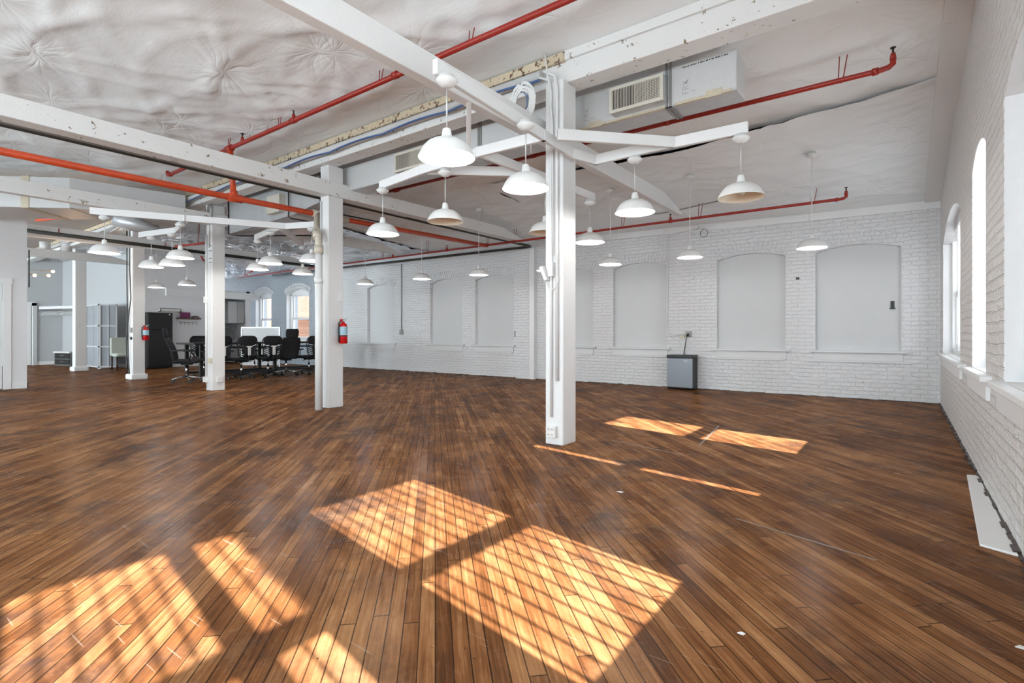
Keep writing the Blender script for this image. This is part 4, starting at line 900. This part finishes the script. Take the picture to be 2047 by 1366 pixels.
def mesh_chair():
    r = thing('office_chair', None, None, (0, 0, 0)); base5(r, 'black', 0.29)
    MB().cyl((0, 0, 0.12), (0, 0, 0.30), 0.026, seg=14).cyl((0, 0, 0.28), (0, 0, 0.42), 0.015, seg=12).build('gas_column', M['chrome'], r)
    m = MB(); m.bbox((-0.11, -0.10, 0.39), (0.11, 0.10, 0.43), 0.01).cyl((0.1, 0.0, 0.41), (0.27, 0.02, 0.40), 0.008, seg=8).cyl((-0.1, -0.05, 0.41), (-0.24, -0.06, 0.37), 0.008, seg=8); m.build('tilt_mechanism', M['black'], r)
    m = MB(); m.bbox((-0.24, -0.22, 0.43), (0.24, 0.25, 0.50), 0.03); bevel(m.build('seat', M['fabric'], r), 0.012)
    yf = lambda u, t: -0.24-0.06*t+0.05*u*u+0.03*math.sin(t*PI)
    up = MB(); rounded_panel(up, 0.225, 0.235, 0.80, 1.0, lambda u, t: -0.285-0.03*t+0.045*u*u, 0.012, 5, 10); up.build('upper_back_mesh', M['fabric'], r)
    fr_ = MB(); pts = []
    for i in range(25):
        a = i/24*2*PI; pts.append((0.245*max(-1, min(1, 1.25*math.sin(a))), 0, 0.76+0.25*max(-1, min(1, 1.2*math.cos(a)))))
    pts = [(p[0]*(0.88 if p[2] < 0.7 else 1.0), -0.24-0.11*(p[2]-0.51)+0.045*(p[0]/0.24)**2, p[2]) for p in pts]; pts[-1] = pts[0]
    fr_.tube(pts, 0.014, 8); fr_.build('back_frame', M['black'], r)
    lo = MB()
    for s_ in (-1, 1):
        for k in range(5):
            z = 0.55+0.048*k; lo.tube([(s_*0.03, -0.285, z-0.03), (s_*0.12, -0.28, z), (s_*0.215, -0.235, z+0.05)], 0.013, 6)
    rounded_panel(lo, 0.10, 0.12, 0.53, 0.80, lambda u, t: -0.275, 0.012, 4, 4); lo.build('lower_back_ribs', M['black'], r)
    m = MB(); m.box((-0.035, -0.325, 0.56), (0.035, -0.30, 0.77)).box((-0.07, -0.325, 0.755), (0.07, -0.30, 0.785)); bevel(m.build('back_spine', M['whiteplastic'], r), 0.006)
    MB().tube([(0, -0.08, 0.41), (0, -0.25, 0.42), (0, -0.30, 0.50), (0, -0.305, 0.62)], 0.022, 8).build('back_support', M['black'], r)
    for s_ in (-1, 1):
        MB().tube([(s_*0.22, 0.0, 0.44), (s_*0.29, 0.0, 0.46), (s_*0.295, -0.03, 0.66)], 0.013, 8).tube([(s_*0.295, -0.14, 0.67), (s_*0.30, 0.12, 0.67)], 0.018, 8).build('armrest', M['black'], r)
    return r
def high_chair():
    r = thing('high_back_chair', None, None, (0, 0, 0)); base5(r, 'chrome', 0.31)
    MB().cyl((0, 0, 0.12), (0, 0, 0.40), 0.022, seg=14).build('gas_column', M['chrome'], r)
    MB().bbox((-0.11, -0.10, 0.38), (0.11, 0.12, 0.42), 0.01).build('tilt_mechanism', M['black'], r)
    m = MB(); m.bbox((-0.25, -0.22, 0.42), (0.25, 0.27, 0.51), 0.035); bevel(m.build('seat', M['fabric'], r), 0.012)
    m = MB(); rounded_panel(m, 0.23, 0.25, 0.42, 0.98, lambda u, t: -0.23-0.16*t+0.035*u*u+0.03*math.sin(t*PI), 0.05, 10, 8); m.build('backrest', M['fabric'], r)
    m = MB(); rounded_panel(m, 0.15, 0.16, 0.96, 1.20, lambda u, t: -0.40-0.03*t+0.02*u*u, 0.06, 6, 8, 0.3); m.build('headrest', M['fabric'], r)
    for s_ in (-1, 1):
        MB().tube([(s_*0.24, -0.26, 0.70), (s_*0.29, -0.1, 0.71), (s_*0.29, 0.12, 0.69), (s_*0.28, 0.10, 0.55), (s_*0.2, 0.05, 0.45)], 0.015, 8).build('armrest', M['black'], r)
        MB().tube([(s_*0.29, 0.1, 0.68), (s_*0.27, 0.17, 0.5)], 0.010, 8).build('armrest_strut', M['chrome'], r)
    return r
MC = mesh_chair(); HC = high_chair(); first = {}
def put(proto, x, y, rz, label, grp, cat='chair'):
    o = proto if proto not in first else copy_tree(proto); first[proto] = 1
    o.location = (x, y, 0); o.rotation_euler = (0, 0, rz); tag(o, label, cat, grp); return o
OC = 'black mesh office chairs around the long table'
put(MC, -12.78, 6.27, PI/2+0.12, 'black mesh office chair right of the third column, its back to the room', OC)
put(MC, -12.78, 6.93, PI/2-0.05, 'middle black mesh office chair of the near table side, before the whiteboard', OC)
put(MC, -12.74, 8.04, PI/2+0.1, 'black mesh office chair beside the cream drain pipe, its back to the room', OC)
put(MC, -12.95, 5.75, PI/2+0.2, 'black mesh office chair mostly hidden behind the third column', OC)
put(MC, -14.35, 6.1, -PI/2, 'black mesh office chair on the far table side left of the third column', OC)
put(MC, -14.35, 7.4, -PI/2+0.2, 'black mesh office chair on the far table side behind the middle chair', OC)
put(HC, -12.80, 5.07, -0.5, 'high-backed black office chair on a chrome base before the refrigerator', 'high-backed office chairs')
put(HC, -12.93, 7.50, PI/2-0.15, 'high-backed black office chair under the second far window', 'high-backed office chairs')
tb = thing('long_table', 'long black meeting table surrounded by black office chairs', 'table', (-13.6, 7.3, 0))
bevel(MB().box((-14.1, 5.35, 0.82), (-13.12, 9.4, 0.86)).build('tabletop', M['black'], tb), 0.006)
for (x, y) in ((-14.0, 5.55), (-13.22, 5.55), (-14.0, 7.35), (-13.22, 7.35), (-14.0, 9.25), (-13.22, 9.25)):
    MB().box((x-0.035, y-0.035, 0), (x+0.035, y+0.035, 0.82)).build('leg', M['black'], tb)
MB().box((-13.25, 5.55, 0.72), (-13.20, 9.25, 0.76)).box((-13.25, 5.55, 0.10), (-13.20, 9.25, 0.15)).box((-14.02, 5.55, 0.10), (-13.97, 9.25, 0.15)).build('rail', M['black'], tb)
pl = thing('table_plant', 'round black wire planter with green moss on the long table', 'plant', (-13.75, 6.38, 0.86))
rp = [(-13.75+0.03*math.cos(a)*0, 6.38+0.17*math.sin(a), 1.03+0.17*math.cos(a)) for a in [2*PI*i/28 for i in range(29)]]
rp = [(-13.75+0.12*math.sin(a), 6.38+0.13*math.sin(a), 1.03+0.17*math.cos(a)) for a in [2*PI*i/28 for i in range(29)]]
MB().tube(rp, 0.010, 6).build('wire_hoop', M['black'], pl)
m = MB()
rr = random.Random(6)
for k in range(26):
    a = rr.random()*6.28; q = rr.random()**0.5*0.11; m.sphere((-13.75+q*math.cos(a), 6.38+q*math.sin(a), 0.905+rr.random()*0.06), 0.03, 8)
m.build('foliage', M['plant'], pl)
MB().lathe([(0.001, 0), (0.08, 0), (0.12, 0.05), (0.001, 0.05)], (-13.75, 6.38, 0.86), 20).build('bowl', M['black'], pl)
bevel(one('storage_box', MB().box((-13.9, 6.72, 0.86), (-13.7, 6.95, 0.98)), M['dark'], 'dark box on the long table beside the wire planter', 'box'), 0.005)

# ------------------------------------------------------------------ whiteboard, kitchen, refrigerator
wb = thing('whiteboard', 'white standing board behind the long table under the far windows', 'whiteboard', (-15.7, 8.3, 0))
a_, b_ = Vector((-16.16, 7.92, 0)), Vector((-15.21, 8.63, 0)); d_ = (b_-a_).normalized(); n_ = Vector((d_.y, -d_.x, 0))
def slab(p, q, n, th, z0, z1):
    vs = [(v.x, v.y, z) for z in (z0, z1) for v in (p, q, q+n*th, p+n*th)]
    return MB().add(vs, [(3, 2, 1, 0), (4, 5, 6, 7), (0, 1, 5, 4), (1, 2, 6, 5), (2, 3, 7, 6), (3, 0, 4, 7)])
slab(a_, b_, n_, -0.03, 0.12, 1.27).build('board_panel', M['whiteboard'], wb)
for (p, q, z0, z1) in ((a_, a_+d_*0.035, 0.0, 1.28), (b_-d_*0.035, b_, 0.0, 1.28), (a_, b_, 1.25, 1.285)): slab(p, q, n_, 0.012, z0, z1).build('edge_frame', M['metal'], wb)
rf = thing('refrigerator', 'tall black top-freezer refrigerator against the kitchen wall', 'refrigerator', (-18.6, 6.5, 0))
bevel(MB().box((-18.99, 6.24, 0.02), (-18.56, 6.94, 1.74)).build('cabinet', M['black'], rf), 0.01)
d1 = bevel(MB().box((-18.555, 6.25, 1.20), (-18.50, 6.93, 1.73)).build('freezer_door', M['black'], rf), 0.012)
d2_ = bevel(MB().box((-18.555, 6.25, 0.07), (-18.50, 6.93, 1.185)).build('fridge_door', M['black'], rf), 0.012)
MB().tube([(-18.50, 6.17, 1.25), (-18.45, 6.17, 1.28), (-18.45, 6.17, 1.60), (-18.50, 6.17, 1.63)], 0.014, 8).build('handle', M['blackpipe'], d1)
MB().tube([(-18.50, 6.17, 0.72), (-18.45, 6.17, 0.75), (-18.45, 6.17, 1.12), (-18.50, 6.17, 1.15)], 0.014, 8).build('handle', M['blackpipe'], d2_)
one('fridge_magnet', MB().cyl((-18.50, 6.84, 1.68), (-18.49, 6.84, 1.68), 0.022, seg=14), M['whiteplastic'], 'round white magnet on the top right of the black freezer door', 'magnet')
ws = thing('wall_shelf', 'narrow wooden wall shelf with black brackets just right above the refrigerator', 'shelf', (-18.9, 6.95, 1.8))
MB().box((-19.0, 6.68, 1.80), (-18.82, 7.30, 1.83)).build('plank', M['grille'], ws)
m = MB(); m.tube([(-18.98, 6.70, 1.78), (-18.80, 6.70, 1.78), (-18.80, 6.70, 1.88)], 0.012, 6).tube([(-18.98, 7.28, 1.78), (-18.80, 7.28, 1.78), (-18.80, 7.28, 1.88)], 0.012, 6).tube([(-18.80, 6.70, 1.88), (-18.80, 7.28, 1.88)], 0.010, 6); m.build('bracket', M['black'], ws)
ws = thing('coat_shelf', 'dark wooden shelf with a row of hooks on the kitchen wall', 'shelf', (-18.9, 7.55, 1.6))
bevel(MB().box((-19.0, 7.22, 1.56), (-18.80, 7.90, 1.60)).build('plank', M['wood'], ws), 0.004)
MB().tube([(-18.97, 7.30, 1.46), (-18.97, 7.84, 1.46)], 0.008, 6).build('rail', M['metal'], ws)
for k in range(5):
    y = 7.33+0.12*k; MB().tube([(-18.97, y, 1.46), (-18.95, y, 1.40), (-18.91, y, 1.38), (-18.90, y, 1.41)], 0.006, 6).build('hook', M['metal'], ws)
one('photo_frame', MB().box((-18.93, 7.30, 1.60), (-18.90, 7.60, 1.78)), M['pink'], 'magenta patterned card standing on the dark hook shelf', 'picture')
one('dog_leash', MB().tube([(-18.86, 7.62, 1.625), (-18.84, 7.72, 1.65), (-18.86, 7.85, 1.63)], 0.025, 8), M['leg'], 'dark rolled object lying on the dark hook shelf', 'object')
kc = thing('wall_cabinet', 'white upper kitchen cabinet inside the kitchen opening', 'cabinet', (-19.6, 9.3, 1.5))
bevel(MB().box((-19.95, 9.02, 1.46), (-19.35, 9.60, 2.24)).build('cabinet_body', M['trim'], kc), 0.004)
MB().box((-19.35, 9.04, 1.48), (-19.33, 9.33, 2.22)).build('cabinet_door', M['panel'], kc)
MB().box((-19.35, 9.345, 1.48), (-19.33, 9.58, 2.22)).build('cabinet_door', M['panel'], kc)
sk = one('kitchen_shelf', MB().box((-19.9, 8.64, 1.52), (-19.5, 9.00, 1.55)), M['trim'], 'white open shelf beside the upper kitchen cabinet', 'shelf')
one('shelf_box', MB().box((-19.75, 8.78, 1.55), (-19.6, 8.96, 1.78)), M['dark'], 'dark framed box on the open kitchen shelf', 'box')
one('kitchen_counter', MB().box((-20.9, 8.63, 0.02), (-20.2, 9.62, 0.90)), M['panel'], 'white kitchen counter inside the kitchen opening', 'counter')

# ------------------------------------------------------------------ closet corner: rail, hangers, drawers, screen, chair, lamp
cl = thing('closet_rail', 'white header board with a hanging rail across the closet corner', 'rail', (-22.8, 5.3, 1.95))
p_, q_ = Vector((-23.97, 4.86, 0)), Vector((-21.35, 5.82, 0)); dd_ = (q_-p_).normalized(); nn_ = Vector((dd_.y, -dd_.x, 0))
slab(p_, q_, nn_, 0.04, 1.93, 2.02).build('header_board', M['trim'], cl)
MB().tube([tuple(p_+nn_*-0.02+Vector((0, 0, 1.88))), tuple(q_+nn_*-0.02+Vector((0, 0, 1.88)))], 0.016, 8).build('rod', M['metal'], cl)
slab(p_+Vector((0, -0.10, 0)), p_+dd_*0.03+Vector((0, -0.10, 0)), nn_, 0.12, 0, 2.02).build('side_post', M['trim'], cl)
hp = thing('clothes_hanger', None, None, (0, 0, 0))
m = MB(); m.tube([(0, 0.0, 0.0), (0.012, 0, 0.02), (0.0, 0, 0.035), (-0.012, 0, 0.02)], 0.004, 5)
m.build('hook', M['metal'], hp)
MB().tube([(0, 0, 0), (0.20, 0, -0.13), (0.0, 0, -0.14), (-0.20, 0, -0.13), (0, 0, 0)], 0.008, 5).build('shoulder_bar', M['whiteplastic'], hp)
rr = random.Random(9)
for k in range(24):
    o = hp if k == 0 else copy_tree(hp); p = p_+dd_*(0.1+2.5*k/24)+nn_*-0.02
    o.location = (p.x, p.y, 1.862); o.rotation_euler = (rr.uniform(-.1, .1), 0, math.atan2(nn_.y, nn_.x)+rr.uniform(-0.9, 0.9)); tag(o, 'empty white hanger on the closet rail', 'hanger', 'empty hangers on the closet rail')
dc = thing('drawer_cabinet', 'low dark drawer cabinet with white top in the closet corner', 'cabinet', (-21.6, 5.55, 0))
R25 = Matrix.Rotation(math.radians(18), 3, 'Z'); ab = (-22.02, 5.19, 0)
MB().box((-22.32, 4.94, 0.04), (-21.57, 5.31, 0.46), R25, ab).build('cabinet_body', M['metal'], dc)
MB().box((-22.34, 4.91, 0.46), (-21.55, 5.33, 0.50), R25, ab).build('top', M['whiteplastic'], dc)
for k in (0, 1):
    dr_ = MB().box((-22.28, 4.925, 0.08+0.19*k), (-21.59, 4.94, 0.25+0.19*k), R25, ab).build('drawer', M['dark'], dc)
    MB().box((-22.02, 4.91, 0.17+0.19*k), (-21.84, 4.925, 0.185+0.19*k), R25, ab).build('handle', M['metal'], dr_)
scn = thing('room_divider', 'folding screen of frosted panels in silver frames beside the pale chair', 'screen', (-20.2, 5.5, 0))
A_, B_, C_ = Vector((-21.2, 5.46, 0)), Vector((-20.0, 5.62, 0)), Vector((-19.05, 5.62, 0))
A_, B_, C_ = Vector((-21.05, 5.42, 0)), Vector((-19.95, 5.63, 0)), Vector((-19.22, 5.55, 0))
A_ = Vector((-20.9, 5.38, 0)); B_ = Vector((-19.75, 5.38, 0)); C_ = Vector((-19.55, 5.78, 0))
def leaf(a, b, label=None):
    d = (b-a).normalized(); n = Vector((d.y, -d.x, 0)); L = (b-a).length
    fr_ = MB()
    def bar(p, q, z0, z1, th=0.03): fr_.v_ = 0; k = slab(p, q, n, th, z0, z1); fr_.add(k.v, k.f)
    bar(a, a+d*0.035, 0, 2.0); bar(b-d*0.035, b, 0, 2.0)
    for z in (0.04, 0.66, 1.30, 1.95): bar(a, b, z, z+0.04)
    bar(a+d*(L/2-0.01), a+d*(L/2+0.01), 0.05, 1.95, 0.02)
    fo = fr_.build('leaf_frame', M['screenframe'], scn)
    slab(a, b, n, -0.006, 0.05, 1.97).build('frosted_panel', M['frost'], fo)
leaf(A_, B_); leaf(B_, C_)
ch = thing('dining_chair', 'pale upholstered chair with dark legs between the screen and the fourth column', 'chair', (-18.5, 5.6, 0))
bevel(MB().bbox((-18.72, 5.38, 0.40), (-18.28, 5.84, 0.50), 0.03).build('seat', M['cushion'], ch), 0.01)
bevel(MB().bbox((-18.80, 5.36, 0.42), (-18.70, 5.86, 0.97), 0.03).build('backrest', M['cushion'], ch), 0.01)
for (x, y) in ((-18.74, 5.41), (-18.32, 5.41), (-18.74, 5.81), (-18.32, 5.81)): MB().cyl((x, y, 0), (x, y, 0.41), 0.018, 0.028, 8).build('leg', M['leg'], ch)
sl = thing('branch_lamp', 'brass branch lamp with three glowing bulbs beside the white partition edge', 'lamp', (-14.1, 2.66, 2.3))
MB().tube([(-14.0, 2.67, 2.00), (-14.0, 2.67, 2.75)], 0.010, 8).build('stem', M['black'], sl)
dv = Vector((0.803, 0.596, 0))
for (L, z, bk) in ((0.50, 2.36, 0), (0.40, 2.27, 0), (0.08, 2.25, 0)):
    a = Vector((-14.0, 2.67, z)); e = a+Vector((-0.75*L, 1.05*L*0.35, 0)); e = a+Vector((-0.2, 0.95, 0)).normalized()*L*0.72
    arm = MB().tube([tuple(a), tuple(e)], 0.007, 8).build('arm', M['ducttape'], sl)
    MB().sphere(tuple(e+Vector((0, 0.03, 0))), 0.030, 14).build('bulb', M['warm'], arm)
ld = bpy.data.lights.new('branch_lamp_light', 'POINT'); ld.energy = 14; ld.color = (1, .62, .32); lo = bpy.data.objects.new('branch_lamp_light', ld); col.objects.link(lo); lo.parent = sl; lo.location = (-0.1, 0.8, 0)
for (x, y, h, r_) in ((-18.73, 4.35, 0.34, 0.13), (-18.73, 3.9, 0.20, 0.12)):
    one('vent_pipe', MB().cyl((x, y, 3.37), (x, y, 3.37+h), r_, seg=18), M['paint'], 'short white cylinder standing on the farthest beam', 'pipe', 'white cylinders on the farthest beam')

# ------------------------------------------------------------------ outside
struct('ground', MB().box((-40, -30, -6.1), (30, 40, -6.0)), M['ground'])
one('outside_block', MB().box((-70, 22.0, -6), (-36.9, 24, 9)).box((-36.9, 22.0, 2.3), (-33.5, 24, 9)), M['brick_raw'], 'red brick building seen through the far windows', 'building')
one('outside_block', MB().box((2.2, 6.35, -6), (6, 16, 7)), M['plaster'], 'pale added block keeping sun off the last window of the brick window wall', 'building')  # block added outside to stop the sun entering the last window
rl = thing('balcony_railing', 'black vertical railing bars outside the windows of the right wall', 'railing', (1.3, 0.8, 0.4))
m = MB(); m.box((1.00, -1.2, 2.90), (1.04, 2.45, 2.94)).box((1.00, -1.2, 0.35), (1.04, 2.45, 0.39)); m.build('rail', M['black'], rl)
y = -1.15
while y < 2.42:
    MB().box((1.01, y-0.008, 0.36), (1.025, y+0.008, 2.92)).build('baluster', M['black'], rl); y += 0.098
